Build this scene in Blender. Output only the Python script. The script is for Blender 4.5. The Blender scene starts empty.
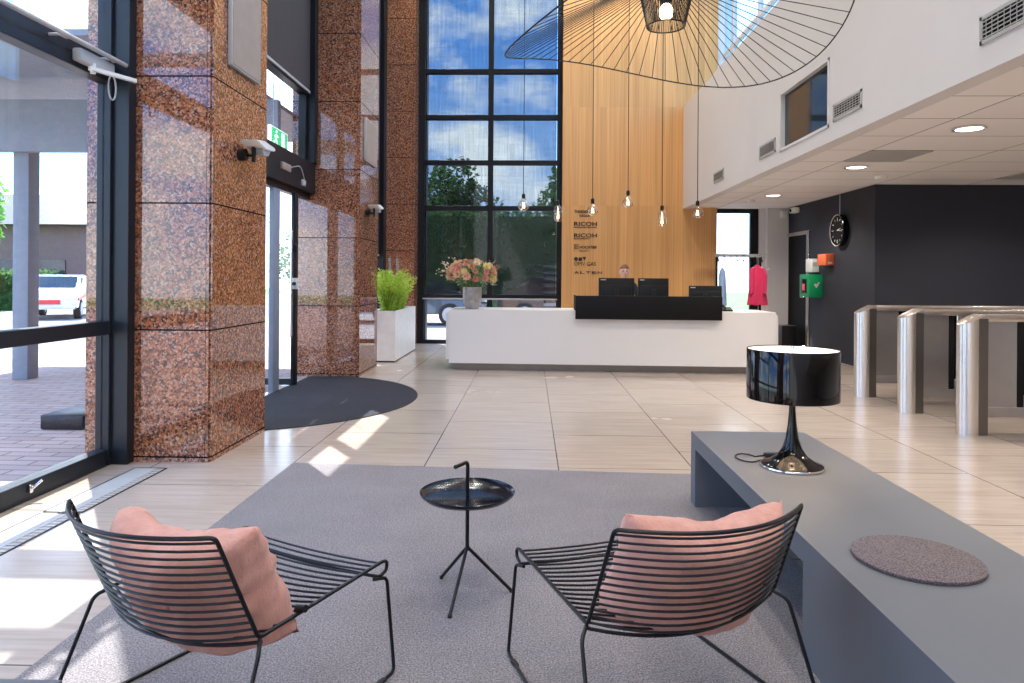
import bpy, bmesh, math, random
from mathutils import Vector, Matrix, noise
random.seed(7)
PI = math.pi
S = bpy.context.scene
C = S.collection

# ------------------------------------------------------------------ materials
def nt(name):
    m = bpy.data.materials.new(name); m.use_nodes = True
    n = m.node_tree.nodes; l = m.node_tree.links
    n.clear()
    out = n.new('ShaderNodeOutputMaterial')
    return m, n, l, out

def pbr(n, l, out, base=(.8, .8, .8), rough=.5, metal=0., coat=0., spec=.5, trans=0., emis=None, es=0., sheen=0., coat_rough=.03):
    b = n.new('ShaderNodeBsdfPrincipled')
    b.inputs['Base Color'].default_value = (*base, 1)
    b.inputs['Roughness'].default_value = rough
    b.inputs['Metallic'].default_value = metal
    b.inputs['Coat Weight'].default_value = coat
    b.inputs['Coat Roughness'].default_value = coat_rough
    b.inputs['Specular IOR Level'].default_value = spec
    b.inputs['Transmission Weight'].default_value = trans
    b.inputs['Sheen Weight'].default_value = sheen
    if emis:
        b.inputs['Emission Color'].default_value = (*emis, 1)
        b.inputs['Emission Strength'].default_value = es
    l.new(b.outputs[0], out.inputs[0])
    return b

def coord(n, kind='Object'):
    t = n.new('ShaderNodeTexCoord'); return t.outputs[kind]

def mapping(n, l, src, scale=(1, 1, 1), loc=(0, 0, 0), rot=(0, 0, 0)):
    m = n.new('ShaderNodeMapping')
    m.inputs['Scale'].default_value = scale; m.inputs['Location'].default_value = loc; m.inputs['Rotation'].default_value = rot
    l.new(src, m.inputs[0]); return m.outputs[0]

def noise_t(n, l, vec, scale, detail=3, rough=.5):
    t = n.new('ShaderNodeTexNoise'); t.inputs['Scale'].default_value = scale
    t.inputs['Detail'].default_value = detail; t.inputs['Roughness'].default_value = rough
    l.new(vec, t.inputs['Vector']); return t.outputs['Fac']

def ramp(n, l, fac, stops, const=False):
    r = n.new('ShaderNodeValToRGB'); e = r.color_ramp.elements
    if const: r.color_ramp.interpolation = 'CONSTANT'
    while len(e) < len(stops): e.new(.5)
    for el, (p, c) in zip(e, stops):
        el.position = p; el.color = (*c, 1) if len(c) == 3 else c
    l.new(fac, r.inputs[0]); return r.outputs[0]

def mixc(n, l, fac, a, b, mode='MIX'):
    m = n.new('ShaderNodeMix'); m.data_type = 'RGBA'; m.blend_type = mode
    for sock, v in ((m.inputs[0], fac), (m.inputs[6], a), (m.inputs[7], b)):
        if hasattr(v, 'is_linked'): l.new(v, sock)
        elif isinstance(v, (int, float)): sock.default_value = v
        else: sock.default_value = (*v, 1)
    return m.outputs[2]

def math_(n, l, op, a, b=None, c=None):
    m = n.new('ShaderNodeMath'); m.operation = op
    for i, v in enumerate((a, b, c)):
        if v is None: continue
        if hasattr(v, 'is_linked'): l.new(v, m.inputs[i])
        else: m.inputs[i].default_value = v
    return m.outputs[0]

def bump(n, l, b, h, strength=.3, dist=.005):
    u = n.new('ShaderNodeBump'); u.inputs['Strength'].default_value = strength; u.inputs['Distance'].default_value = dist
    l.new(h, u.inputs['Height']); l.new(u.outputs[0], b.inputs['Normal'])

def simple(name, base, rough=.5, metal=0., coat=0., var=.06, nscale=9., bmp=0., bscale=200., **k):
    m, n, l, out = nt(name)
    b = pbr(n, l, out, base, rough, metal, coat, **k)
    o = coord(n)
    f = noise_t(n, l, o, nscale, 4)
    lo = tuple(max(0, c * (1 - var)) for c in base); hi = tuple(min(1, c * (1 + var)) for c in base)
    l.new(ramp(n, l, f, [(.3, lo), (.7, hi)]), b.inputs['Base Color'])
    if bmp: bump(n, l, b, noise_t(n, l, o, bscale, 2), bmp, .003)
    return m

M = {}
def S_(name, *a, **k): M[name] = simple(name, *a, **k)
S_('white_paint', (.67, .645, .64), .75, var=.015, nscale=2)
S_('ceiling_paint', (.74, .72, .70), .85, var=.01)
S_('steel_panel', (.40, .38, .37), .36, .9, var=.03)
S_('steel_dark_reflection', (.17, .155, .14), .33, .9, var=.02)  # steel with the reflection of dark surroundings put into its colour
S_('tray_black', (.004, .006, .012), .16, spec=.4)
S_('dark_wall', (.017, .020, .031), .7, bmp=.1, var=.04, nscale=2)
S_('frame_black', (.007, .008, .011), .4, spec=.3)
S_('frame_slate', (.012, .016, .022), .38, spec=.35)
S_('black_steel', (.006, .006, .008), .38, spec=.35)
S_('black_matte', (.006, .005, .006), .6, spec=.2)
S_('black_gloss', (.003, .0025, .0025), .05, spec=.35)
S_('black_plastic', (.009, .009, .010), .45, spec=.3)
S_('grey_plastic', (.45, .45, .44), .45)
S_('white_plastic', (.78, .78, .75), .4)
S_('beige_panel', (.33, .255, .20), .7)
S_('blind_cloth', (.048, .038, .036), .85)
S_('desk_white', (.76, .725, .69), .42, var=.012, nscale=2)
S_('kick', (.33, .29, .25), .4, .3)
S_('bench_lam', (.128, .133, .146), .5, var=.05, nscale=2)
S_('chrome', (.75, .75, .75), .12, 1.)
S_('planter_white', (.85, .85, .84), .35)
S_('soil', (.05, .035, .02), .95)
S_('orange', (.80, .16, .05), .45)
S_('green_box', (.0, .30, .10), .4)
S_('pink_coat', (.78, .03, .13), .8, sheen=.3)
S_('blue_cloth', (.30, .45, .70), .85)
S_('skin', (.80, .48, .38), .55)
S_('hair', (.15, .055, .025), .7)
S_('suit', (.02, .022, .03), .8)
S_('logo_ink', (.035, .018, .010), .5)
S_('stem', (.10, .20, .05), .7)
S_('rubber', (.02, .02, .02), .8)
S_('bark', (.10, .07, .05), .9)
S_('grass', (.12, .25, .06), .95, var=.4, nscale=3)
S_('asphalt', (.22, .21, .21), .9)
S_('house_wall', (.20, .13, .12), .9)
S_('ext_grey', (.22, .25, .30), .6)
S_('car_white', (.85, .86, .88), .2, coat=1)
S_('car_dark', (.03, .035, .05), .2, coat=1)
S_('car_red', (.7, .03, .03), .3)
S_('tyre', (.015, .015, .015), .8)
S_('car_glass', (.02, .03, .04), .05)
S_('vase_grey', (.36, .33, .31), .3, coat=.5, var=.25, nscale=14)
S_('brass_dull', (.35, .25, .12), .35, 1.)

def emis(name, col, s, base=(.9, .9, .9)):
    m, n, l, out = nt(name); pbr(n, l, out, base, .5, emis=col, es=s); M[name] = m
emis('lamp_glow', (1, .88, .76), 3)
emis('shade_inner', (1, .80, .62), 1.1, (.9, .85, .8))
emis('bulb_glow', (1, .72, .38), 14)
emis('filament', (1, .74, .46), 7)
emis('exit_green', (.02, .75, .25), 1.0, (.0, .5, .2))
emis('exit_white', (1, 1, 1), 1.2)

def glass(name, tint=(.97, .985, .98), refl=1., base_r=.03):
    m, n, l, out = nt(name)
    t = n.new('ShaderNodeBsdfTransparent'); t.inputs[0].default_value = (*tint, 1)
    g = n.new('ShaderNodeBsdfGlossy'); g.inputs['Roughness'].default_value = 0.0
    g.inputs['Color'].default_value = (refl, refl, refl, 1)
    ge = n.new('ShaderNodeNewGeometry'); dt = n.new('ShaderNodeVectorMath'); dt.operation = 'DOT_PRODUCT'
    l.new(ge.outputs['Incoming'], dt.inputs[0]); l.new(ge.outputs['Normal'], dt.inputs[1])
    ct = math_(n, l, 'SUBTRACT', 1., math_(n, l, 'ABSOLUTE', dt.outputs['Value']))
    fr = math_(n, l, 'ADD', math_(n, l, 'MULTIPLY', math_(n, l, 'POWER', ct, 5. if base_r < .1 else 2.5), .9), base_r)
    mx = n.new('ShaderNodeMixShader')
    l.new(fr, mx.inputs[0]); l.new(t.outputs[0], mx.inputs[1]); l.new(g.outputs[0], mx.inputs[2])
    l.new(mx.outputs[0], out.inputs[0]); M[name] = m
glass('glass'); glass('soft_glass', base_r=.012); glass('amber_glass', (.97, .92, .82), base_r=.12); glass('sky_glass', (.70, .86, .93)); glass('tint_glass', (.25, .30, .42))

def mk_screen():
    m, n, l, out = nt('screen_fabric')
    o = coord(n)
    v = mapping(n, l, o, (22, 22, 1.2)); a = noise_t(n, l, v, 1, 2)
    v2 = mapping(n, l, o, (2, 2, 20)); b = noise_t(n, l, v2, 1, 2)
    s = math_(n, l, 'ADD', a, math_(n, l, 'MULTIPLY', b, .6))
    tc = ramp(n, l, math_(n, l, 'MULTIPLY', s, .62), [(.25, (.32, .325, .33)), (.72, (.42, .425, .43))])
    t = n.new('ShaderNodeBsdfTransparent'); l.new(tc, t.inputs[0])
    d = n.new('ShaderNodeBsdfDiffuse'); d.inputs[0].default_value = (.006, .007, .009, 1)
    ad = n.new('ShaderNodeAddShader'); l.new(t.outputs[0], ad.inputs[0]); l.new(d.outputs[0], ad.inputs[1])
    l.new(ad.outputs[0], out.inputs[0]); M['screen_fabric'] = m
mk_screen()

def mk_granite():
    m, n, l, out = nt('granite')
    b = pbr(n, l, out, (.3, .1, .05), .12, 0, .0, spec=.8)
    g = n.new('ShaderNodeNewGeometry').outputs['Position']
    w = n.new('ShaderNodeTexNoise'); w.inputs['Scale'].default_value = 40
    l.new(g, w.inputs['Vector'])
    vm = n.new('ShaderNodeVectorMath'); vm.operation = 'MULTIPLY_ADD'
    l.new(w.outputs['Color'], vm.inputs[0]); vm.inputs[1].default_value = (.003, .003, .003); l.new(g, vm.inputs[2])
    v = n.new('ShaderNodeTexVoronoi'); v.inputs['Scale'].default_value = 72; l.new(vm.outputs[0], v.inputs['Vector'])
    sp = n.new('ShaderNodeSeparateColor'); l.new(v.outputs['Color'], sp.inputs[0])
    c1 = ramp(n, l, sp.outputs[0], [(0, (.05, .03, .025)), (.14, (.16, .060, .035)), (.36, (.33, .115, .050)), (.62, (.44, .175, .085)), (.84, (.52, .28, .18)), (.95, (.34, .25, .22))], True)
    v2 = n.new('ShaderNodeTexVoronoi'); v2.inputs['Scale'].default_value = 210; l.new(vm.outputs[0], v2.inputs['Vector'])
    sp2 = n.new('ShaderNodeSeparateColor'); l.new(v2.outputs['Color'], sp2.inputs[0])
    k = ramp(n, l, sp2.outputs[0], [(0, (1, 1, 1)), (.13, (0, 0, 0))], True)
    c2 = mixc(n, l, math_(n, l, 'MULTIPLY', k, .8), c1, (.03, .02, .02))
    # panel joints every .94 m
    sx = n.new('ShaderNodeSeparateXYZ'); l.new(g, sx.inputs[0])
    fr = math_(n, l, 'FRACT', math_(n, l, 'DIVIDE', math_(n, l, 'ADD', sx.outputs[2], -.032 + .94), .94))
    j = math_(n, l, 'LESS_THAN', fr, .012)
    ex = math_(n, l, 'LESS_THAN', math_(n, l, 'ABSOLUTE', math_(n, l, 'ADD', sx.outputs[0], 2.40)), .002)
    j2 = math_(n, l, 'MAXIMUM', j, ex)
    c3 = mixc(n, l, j2, c2, (.01, .008, .008))
    l.new(c3, b.inputs['Base Color'])
    l.new(math_(n, l, 'ADD', math_(n, l, 'MULTIPLY', j2, .5), .035), b.inputs['Roughness'])
    l.new(math_(n, l, 'MULTIPLY', math_(n, l, 'SUBTRACT', 1., j2), .8), b.inputs['Specular IOR Level'])
    M['granite'] = m
mk_granite()

def mk_wood():
    m, n, l, out = nt('oak_veneer')
    b = pbr(n, l, out, (.6, .35, .16), .5)
    g = n.new('ShaderNodeNewGeometry').outputs['Position']
    s = n.new('ShaderNodeSeparateXYZ'); l.new(g, s.inputs[0])
    xz = n.new('ShaderNodeCombineXYZ')
    l.new(s.outputs[2], xz.inputs[0]); l.new(s.outputs[0], xz.inputs[1])
    br = n.new('ShaderNodeTexBrick'); l.new(mapping(n, l, xz.outputs[0], loc=(-.86, .02, 0)), br.inputs['Vector'])
    br.inputs['Scale'].default_value = 1; br.inputs['Brick Width'].default_value = 2.0; br.inputs['Row Height'].default_value = .14
    br.inputs['Mortar Size'].default_value = .0015; br.offset = 0.; br.inputs['Color1'].default_value = (0, 0, 0, 1); br.inputs['Color2'].default_value = (1, 1, 1, 1)
    br.inputs['Mortar'].default_value = (.35, .35, .35, 1); br.inputs['Bias'].default_value = 0
    gr = noise_t(n, l, mapping(n, l, g, (46, 46, .5)), 1, 3, .5)
    base = ramp(n, l, gr, [(.2, (.56, .275, .090)), (.5, (.67, .355, .130)), (.8, (.75, .43, .18))])
    pl = ramp(n, l, br.outputs['Color'], [(0, (.90, .88, .84)), (1, (1.06, 1.04, 1.02))])
    l.new(mixc(n, l, 1., base, pl, 'MULTIPLY'), b.inputs['Base Color'])
    M['oak'] = m
mk_wood()

def mk_floor():
    m, n, l, out = nt('floor_tiles')
    b = pbr(n, l, out, (.6, .5, .42), .24, spec=.5)
    g = n.new('ShaderNodeNewGeometry').outputs['Position']
    s = n.new('ShaderNodeSeparateXYZ'); l.new(g, s.inputs[0])
    yx = n.new('ShaderNodeCombineXYZ'); l.new(s.outputs[1], yx.inputs[0]); l.new(s.outputs[0], yx.inputs[1])
    br = n.new('ShaderNodeTexBrick'); l.new(mapping(n, l, yx.outputs[0], loc=(0.245 + 10.7, .768 + 9.787, 0)), br.inputs['Vector'])
    br.inputs['Scale'].default_value = 1; br.inputs['Brick Width'].default_value = 1.07; br.inputs['Row Height'].default_value = .9787
    br.inputs['Mortar Size'].default_value = .005; br.inputs['Mortar Smooth'].default_value = .1; br.offset = .5
    br.inputs['Color1'].default_value = (0, 0, 0, 1); br.inputs['Color2'].default_value = (1, 1, 1, 1); br.inputs['Mortar'].default_value = (.5, .5, .5, 1)
    gr = noise_t(n, l, mapping(n, l, g, (1.6, 26, 1)), 1, 5, .6)
    cl = noise_t(n, l, mapping(n, l, g, (.8, .8, 1)), 1, 3)
    base = ramp(n, l, gr, [(.25, (.36, .295, .245)), (.55, (.465, .39, .33)), (.8, (.52, .445, .385))])
    t = ramp(n, l, br.outputs['Color'], [(0, (.93, .93, .93)), (1, (1.04, 1.03, 1.03))])
    c = mixc(n, l, 1., base, t, 'MULTIPLY')
    c = mixc(n, l, math_(n, l, 'MULTIPLY', br.outputs['Fac'], .85), c, (.09, .07, .055))
    l.new(c, b.inputs['Base Color'])
    l.new(ramp(n, l, cl, [(.3, (.16,) * 3), (.7, (.28,) * 3)]), b.inputs['Roughness'])
    M['floor'] = m
mk_floor()

def mk_carpet(name, c1, c2, sc=260, sheen=.05):
    m, n, l, out = nt(name)
    b = pbr(n, l, out, c1, .95, sheen=sheen, spec=.2)
    g = n.new('ShaderNodeNewGeometry').outputs['Position']
    a = noise_t(n, l, g, sc, 2, .7); d = noise_t(n, l, g, 2.5, 3)
    base = ramp(n, l, a, [(.32, c1), (.68, c2)])
    l.new(mixc(n, l, 1., base, ramp(n, l, d, [(.3, (.93,) * 3), (.7, (1.07,) * 3)]), 'MULTIPLY'), b.inputs['Base Color'])
    bump(n, l, b, a, .6, .004); M[name] = m
mk_carpet('rug', (.092, .083, .086), (.345, .312, .318), 150)
mk_carpet('mat', (.010, .010, .014), (.060, .060, .072), 160, 0)
mk_carpet('felt', (.055, .042, .044), (.24, .19, .19), 190)

def mk_fabric():
    m, n, l, out = nt('pink_fabric')
    b = pbr(n, l, out, (.6, .3, .23), .9, sheen=.15)
    o = coord(n)
    a = noise_t(n, l, o, 380, 2); d = noise_t(n, l, mapping(n, l, o, (1, 1, .5)), 14, 4, .6)
    l.new(ramp(n, l, d, [(.25, (.56, .255, .19)), (.75, (.70, .36, .28))]), b.inputs['Base Color'])
    h = math_(n, l, 'ADD', math_(n, l, 'MULTIPLY', a, .15), d)
    bump(n, l, b, h, .8, .02); M['pink_fabric'] = m
mk_fabric()

def mk_steel():
    m, n, l, out = nt('brushed_steel')
    b = pbr(n, l, out, (.70, .65, .60), .27, 1.)
    o = coord(n)
    b.inputs['Anisotropic'].default_value = .6; b.inputs['Anisotropic Rotation'].default_value = .25
    M['steel'] = m
mk_steel()

def mk_ceiltile():
    m, n, l, out = nt('ceiling_tiles')
    b = pbr(n, l, out, (.7, .66, .63), .9)
    g = n.new('ShaderNodeNewGeometry').outputs['Position']
    br = n.new('ShaderNodeTexBrick'); l.new(mapping(n, l, g, loc=(-3.79 + 13.9, -7.91 + 15.5, 0)), br.inputs['Vector'])
    br.inputs['Scale'].default_value = 1; br.inputs['Brick Width'].default_value = 1.39; br.inputs['Row Height'].default_value = .775
    br.inputs['Mortar Size'].default_value = .009; br.offset = 0.
    br.inputs['Color1'].default_value = (.84, .81, .79, 1); br.inputs['Color2'].default_value = (.90, .87, .85, 1); br.inputs['Mortar'].default_value = (.30, .28, .27, 1)
    l.new(br.outputs['Color'], b.inputs['Base Color'])
    bump(n, l, b, noise_t(n, l, g, 120, 2), .1, .002); M['ceiling_tiles'] = m
mk_ceiltile()

def mk_paving():
    m, n, l, out = nt('paving')
    b = pbr(n, l, out, (.4, .25, .2), .9)
    g = n.new('ShaderNodeNewGeometry').outputs['Position']
    br = n.new('ShaderNodeTexBrick'); l.new(g, br.inputs['Vector'])
    br.inputs['Scale'].default_value = 1; br.inputs['Brick Width'].default_value = .4; br.inputs['Row Height'].default_value = .13
    br.inputs['Mortar Size'].default_value = .012
    br.inputs['Color1'].default_value = (.42, .29, .25, 1); br.inputs['Color2'].default_value = (.52, .38, .34, 1); br.inputs['Mortar'].default_value = (.24, .18, .16, 1)
    l.new(br.outputs['Color'], b.inputs['Base Color']); M['paving'] = m
mk_paving()

def mk_leaf(name, c1, c2, transl=.5):
    m, n, l, out = nt(name)
    b = pbr(n, l, out, c1, .7)
    r = n.new('ShaderNodeObjectInfo')
    g = n.new('ShaderNodeNewGeometry')
    col = ramp(n, l, noise_t(n, l, g.outputs['Position'], 9, 2), [(.3, c1), (.7, c2)])
    l.new(col, b.inputs['Base Color'])
    t = n.new('ShaderNodeBsdfTranslucent'); l.new(col, t.inputs[0])
    mx = n.new('ShaderNodeMixShader'); mx.inputs[0].default_value = transl
    l.new(b.outputs[0], mx.inputs[1]); l.new(t.outputs[0], mx.inputs[2]); l.new(mx.outputs[0], out.inputs[0]); M[name] = m
mk_leaf('leaf_tree', (.06, .13, .05), (.15, .26, .09))
mk_leaf('leaf_light', (.12, .30, .06), (.25, .48, .10))
mk_leaf('leaf_fern', (.42, .60, .06), (.66, .82, .16))
mk_leaf('leaf_sage', (.16, .26, .12), (.30, .38, .18))
for nm, a_, b_ in (('petal_peach', (.80, .42, .24), (.88, .60, .42)), ('petal_yellow', (.74, .62, .20), (.84, .74, .36)),
                   ('petal_rose', (.72, .25, .22), (.82, .42, .36)), ('petal_cream', (.78, .62, .42), (.85, .74, .56)), ('petal_rust', (.60, .30, .16), (.74, .45, .28))):
    mk_leaf(nm, a_, b_, .3)

# ------------------------------------------------------------------ geometry helpers
def V(*a): return Vector(a)
def rotm(rz=0, rx=0, ry=0): return Matrix.Rotation(rz, 4, 'Z') @ Matrix.Rotation(ry, 4, 'Y') @ Matrix.Rotation(rx, 4, 'X')

def add_box(bm, x0, x1, y0, y1, z0, z1, bev=0, seg=2):
    vs = [bm.verts.new(p) for p in ((x0, y0, z0), (x1, y0, z0), (x1, y1, z0), (x0, y1, z0), (x0, y0, z1), (x1, y0, z1), (x1, y1, z1), (x0, y1, z1))]
    fs = [bm.faces.new([vs[i] for i in q]) for q in ((3, 2, 1, 0), (4, 5, 6, 7), (0, 1, 5, 4), (1, 2, 6, 5), (2, 3, 7, 6), (3, 0, 4, 7))]
    if bev:
        es = list({e for f in fs for e in f.edges})
        bmesh.ops.bevel(bm, geom=es, offset=bev, segments=seg, profile=.5, affect='EDGES')
    return vs

def bx(*a, **k):
    bm = bmesh.new(); add_box(bm, *a, **k); return bm

def add_tube(bm, pts, r, seg=8, closed=False, caps=True):
    pts = [Vector(p) for p in pts]; n = len(pts); rings = []
    rr = r if isinstance(r, (list, tuple)) else [r] * n
    prev = None
    for i, p in enumerate(pts):
        if closed: t = pts[(i + 1) % n] - pts[i - 1]
        else: t = pts[min(i + 1, n - 1)] - pts[max(i - 1, 0)]
        t.normalize()
        if prev is None:
            a = Vector((0, 0, 1)) if abs(t.z) < .9 else Vector((1, 0, 0))
            u = t.cross(a).normalized()
        else:
            u = prev - t * prev.dot(t)
            if u.length < 1e-6: u = t.orthogonal()
            u.normalize()
        prev = u; w = t.cross(u)
        rings.append([bm.verts.new(p + (u * math.cos(2 * PI * k / seg) + w * math.sin(2 * PI * k / seg)) * rr[i]) for k in range(seg)])
    m = n if closed else n - 1
    for i in range(m):
        A, B = rings[i], rings[(i + 1) % n]
        for k in range(seg): bm.faces.new((A[k], A[(k + 1) % seg], B[(k + 1) % seg], B[k]))
    if caps and not closed:
        bm.faces.new(rings[0][::-1]); bm.faces.new(rings[-1])

def round_path(pts, r=.03, n=5):
    """polyline with rounded corners"""
    pts = [Vector(p) for p in pts]; out = [pts[0]]
    for i in range(1, len(pts) - 1):
        a, b, c = pts[i - 1], pts[i], pts[i + 1]
        d1 = (a - b); d2 = (c - b); rr = min(r, d1.length * .45, d2.length * .45)
        p0 = b + d1.normalized() * rr; p1 = b + d2.normalized() * rr
        for k in range(n + 1):
            t = k / n; out.append(p0 * (1 - t) ** 2 + b * 2 * t * (1 - t) + p1 * t * t)
    out.append(pts[-1]); return out

def add_lathe(bm, prof, cx=0, cy=0, seg=32, cz=0, cap0=True, cap1=True):
    rings = []
    for r, z in prof:
        rings.append([bm.verts.new((cx + r * math.cos(2 * PI * k / seg), cy + r * math.sin(2 * PI * k / seg), cz + z)) for k in range(seg)])
    for A, B in zip(rings, rings[1:]):
        for k in range(seg): bm.faces.new((A[k], A[(k + 1) % seg], B[(k + 1) % seg], B[k]))
    if cap0: bm.faces.new(rings[0][::-1])
    if cap1: bm.faces.new(rings[-1])

def lathe(*a, **k):
    bm = bmesh.new(); add_lathe(bm, *a, **k); return bm

def add_prism(bm, poly, axis, a, b):
    """extrude a 2-D polygon along an axis; poly coords are the two other axes in order"""
    def P(p, t):
        return {'x': (t, p[0], p[1]), 'y': (p[0], t, p[1]), 'z': (p[0], p[1], t)}[axis]
    A = [bm.verts.new(P(p, a)) for p in poly]; B = [bm.verts.new(P(p, b)) for p in poly]
    bm.faces.new(A[::-1]); bm.faces.new(B); n = len(poly)
    for i in range(n): bm.faces.new((A[i], A[(i + 1) % n], B[(i + 1) % n], B[i]))

def prism(*a):
    bm = bmesh.new(); add_prism(bm, *a); return bm

WORLD = {}
def origin_of(o): return WORLD.get(o.name, Vector((0, 0, 0)))

def obj(name, bm, mat, parent=None, world=True, smooth=40, origin=True):
    """link a bmesh as ONE mesh object; world=True means the vertices are world coordinates"""
    bmesh.ops.recalc_face_normals(bm, faces=bm.faces)
    off = Vector((0, 0, 0))
    if parent is not None:
        if world: off = origin_of(parent)
    elif origin and world:
        xs = [v.co for v in bm.verts]
        off = Vector(((min(v.x for v in xs) + max(v.x for v in xs)) / 2, (min(v.y for v in xs) + max(v.y for v in xs)) / 2, min(v.z for v in xs)))
    if off.length: bmesh.ops.translate(bm, vec=-off, verts=bm.verts)
    me = bpy.data.meshes.new(name); bm.to_mesh(me); bm.free()
    for m in (mat if isinstance(mat, (list, tuple)) else [mat]): me.materials.append(M[m] if isinstance(m, str) else m)
    if smooth:
        for p in me.polygons: p.use_smooth = True
        me.set_sharp_from_angle(angle=math.radians(smooth))
    o = bpy.data.objects.new(name, me); C.objects.link(o)
    if parent is not None:
        o.parent = parent; WORLD[o.name] = origin_of(parent) if world else Vector((0, 0, 0))
    else:
        o.location = off; WORLD[o.name] = off.copy()
    return o

def tag(o, label, cat, group=None, kind=None):
    o['label'] = label; o['category'] = cat
    if group: o['group'] = group
    if kind: o['kind'] = kind
    return o

def thing(name, label, cat, loc=(0, 0, 0), rz=0, group=None):
    o = bpy.data.objects.new(name, None); C.objects.link(o)
    o.location = loc; o.rotation_euler = (0, 0, rz); o.empty_display_size = .1
    WORLD[o.name] = Vector(loc)
    return tag(o, label, cat, group)

def struct(name, bm, mat, label=None, parent=None, **k):
    o = obj(name, bm, mat, parent, **k); o['kind'] = 'structure'
    if label: o['label'] = label
    if parent is None: o['category'] = name.split('_')[0]
    return o

def copy_tree(o, parent=None):
    c = o.copy(); C.objects.link(c)
    if parent is not None: c.parent = parent
    for ch in list(o.children): copy_tree(ch, c)
    return c

def text_mesh(name, s, height, width, x, y, z, mat, parent, depth=.004, bold=0., face='-y', shear=0., spacing=1.):
    """lettering laid on a plane facing -Y, lower-left corner at (x, y, z), fitted to width and height"""
    cu = bpy.data.curves.new(name, 'FONT'); cu.body = s; cu.size = 1; cu.extrude = .01; cu.offset = bold; cu.shear = shear
    cu.space_character = spacing; cu.resolution_u = 3
    t = bpy.data.objects.new('tmp', cu); C.objects.link(t)
    bpy.context.view_layer.update()
    dg = bpy.context.evaluated_depsgraph_get()
    me = bpy.data.meshes.new_from_object(t.evaluated_get(dg))
    bpy.data.objects.remove(t, do_unlink=True); bpy.data.curves.remove(cu)
    bm = bmesh.new(); bm.from_mesh(me); bpy.data.meshes.remove(me)
    xs = [v.co.x for v in bm.verts]; ys = [v.co.y for v in bm.verts]
    x0, x1, y0, y1 = min(xs), max(xs), min(ys), max(ys)
    for v in bm.verts:
        a = (v.co.x - x0) / (x1 - x0) * width; b = (v.co.y - y0) / (y1 - y0) * height; d = (v.co.z + .01) / .02 * depth
        if face == '-y': v.co = (x + a, y - d, z + b)
        elif face == '-x': v.co = (x - d, y - a, z + b)
    return obj(name, bm, mat, parent, smooth=0)

# ------------------------------------------------------------------ camera
f_px, yaw, roll, v0, H = 701., .0266, .0067, 277.94, 1.38
fw = V(-math.sin(yaw), math.cos(yaw), 0); rt = V(math.cos(yaw), math.sin(yaw), 0); up = V(0, 0, 1)
r2 = math.cos(roll) * rt + math.sin(roll) * up; u2 = math.cos(roll) * up - math.sin(roll) * rt
cd = bpy.data.cameras.new('camera'); cam = bpy.data.objects.new('camera', cd); C.objects.link(cam)
mw = Matrix((r2, u2, -fw)).transposed().to_4x4(); mw.translation = (0, 0, H); cam.matrix_world = mw
cd.sensor_width = 36; cd.lens = f_px / 1024 * 36; cd.shift_y = -(341.5 - v0) / 1024; cd.clip_start = .05; cd.clip_end = 400
S.camera = cam

# ------------------------------------------------------------------ room shell
GX = -3.05         # inner face of the glazing
ZT = 8.6           # roof of the hall
ZC = 2.83          # low ceiling of the side lobby
BX = 3.07          # bulkhead face
struct('floor', bx(-3.15, 9.2, -5.2, 14.8, -.2, 0), 'floor', 'pale beige stone tile floor in a half bond')
struct('ceiling_low', bx(BX + .12, 9.2, -5.2, 14.8, ZC, ZC + .3), 'ceiling_tiles', 'low tiled ceiling over the gates')
struct('ceiling_high', bx(-3.45, 4.1, -5.2, 15.0, ZT, ZT + .2), 'ceiling_paint', 'high white ceiling of the hall')
# bulkhead wall with window opening (y 7.32-8.74, z 2.96-3.68)
bm = bmesh.new()
add_box(bm, BX, BX + .16, -5.2, 7.32, 2.83, 4.86); add_box(bm, BX, BX + .16, 8.74, 14.27, 2.83, 4.86)
add_box(bm, BX, BX + .16, 7.32, 8.74, 2.83, 2.96); add_box(bm, BX, BX + .16, 7.32, 8.74, 3.68, 4.86)
struct('wall_right_upper', bm, 'white_paint', 'white upper wall above the low ceiling')
struct('trim_1', bx(BX - .004, BX + .16, -5.2, 14.27, 2.80, 2.86), 'white_paint', 'white edge strip under the upper wall')
struct('wall_right_lobby', bx(9.0, 9.2, -5.2, 14.8, 0, ZC), 'white_paint', 'white end wall of the lobby')
struct('wall_lobby_ceiling_void', bx(BX + .16, 9.2, -5.2, 14.8, ZC + .3, ZC + .34), 'white_paint', 'top of the mezzanine')
# dark walls
struct('wall_dark_front', bx(5.2, 9.0, 10.74, 10.9, 0, ZC), 'dark_wall', 'wide dark charcoal wall behind the gates')
bm = bmesh.new()
add_box(bm, 5.2, 5.36, 10.9, 13.26, 0, ZC); add_box(bm, 5.2, 5.36, 13.26, 14.42, 2.30, ZC); add_box(bm, 5.2, 5.36, 14.42, 14.6, 0, ZC)
struct('wall_dark_side', bm, 'dark_wall', 'dark charcoal side wall with the clock')
struct('wall_column_back', bx(4.78, 5.2, 14.3, 14.75, 0, ZC), 'white_paint', 'narrow grey white column beside the coat window')
# wood wall
struct('wall_wood', bx(.635, 3.755, 14.27, 14.6, 0, ZT), 'oak', 'tall oak veneer wall behind the reception desk')
struct('wall_back_upper', bx(3.755, 4.1, 14.3, 14.8, ZC + .34, ZT), 'white_paint', 'white return beside the clerestory')
struct('trim_6', bx(-3.45, -2.20, 14.64, 14.9, 0, ZT), 'frame_black')
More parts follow.
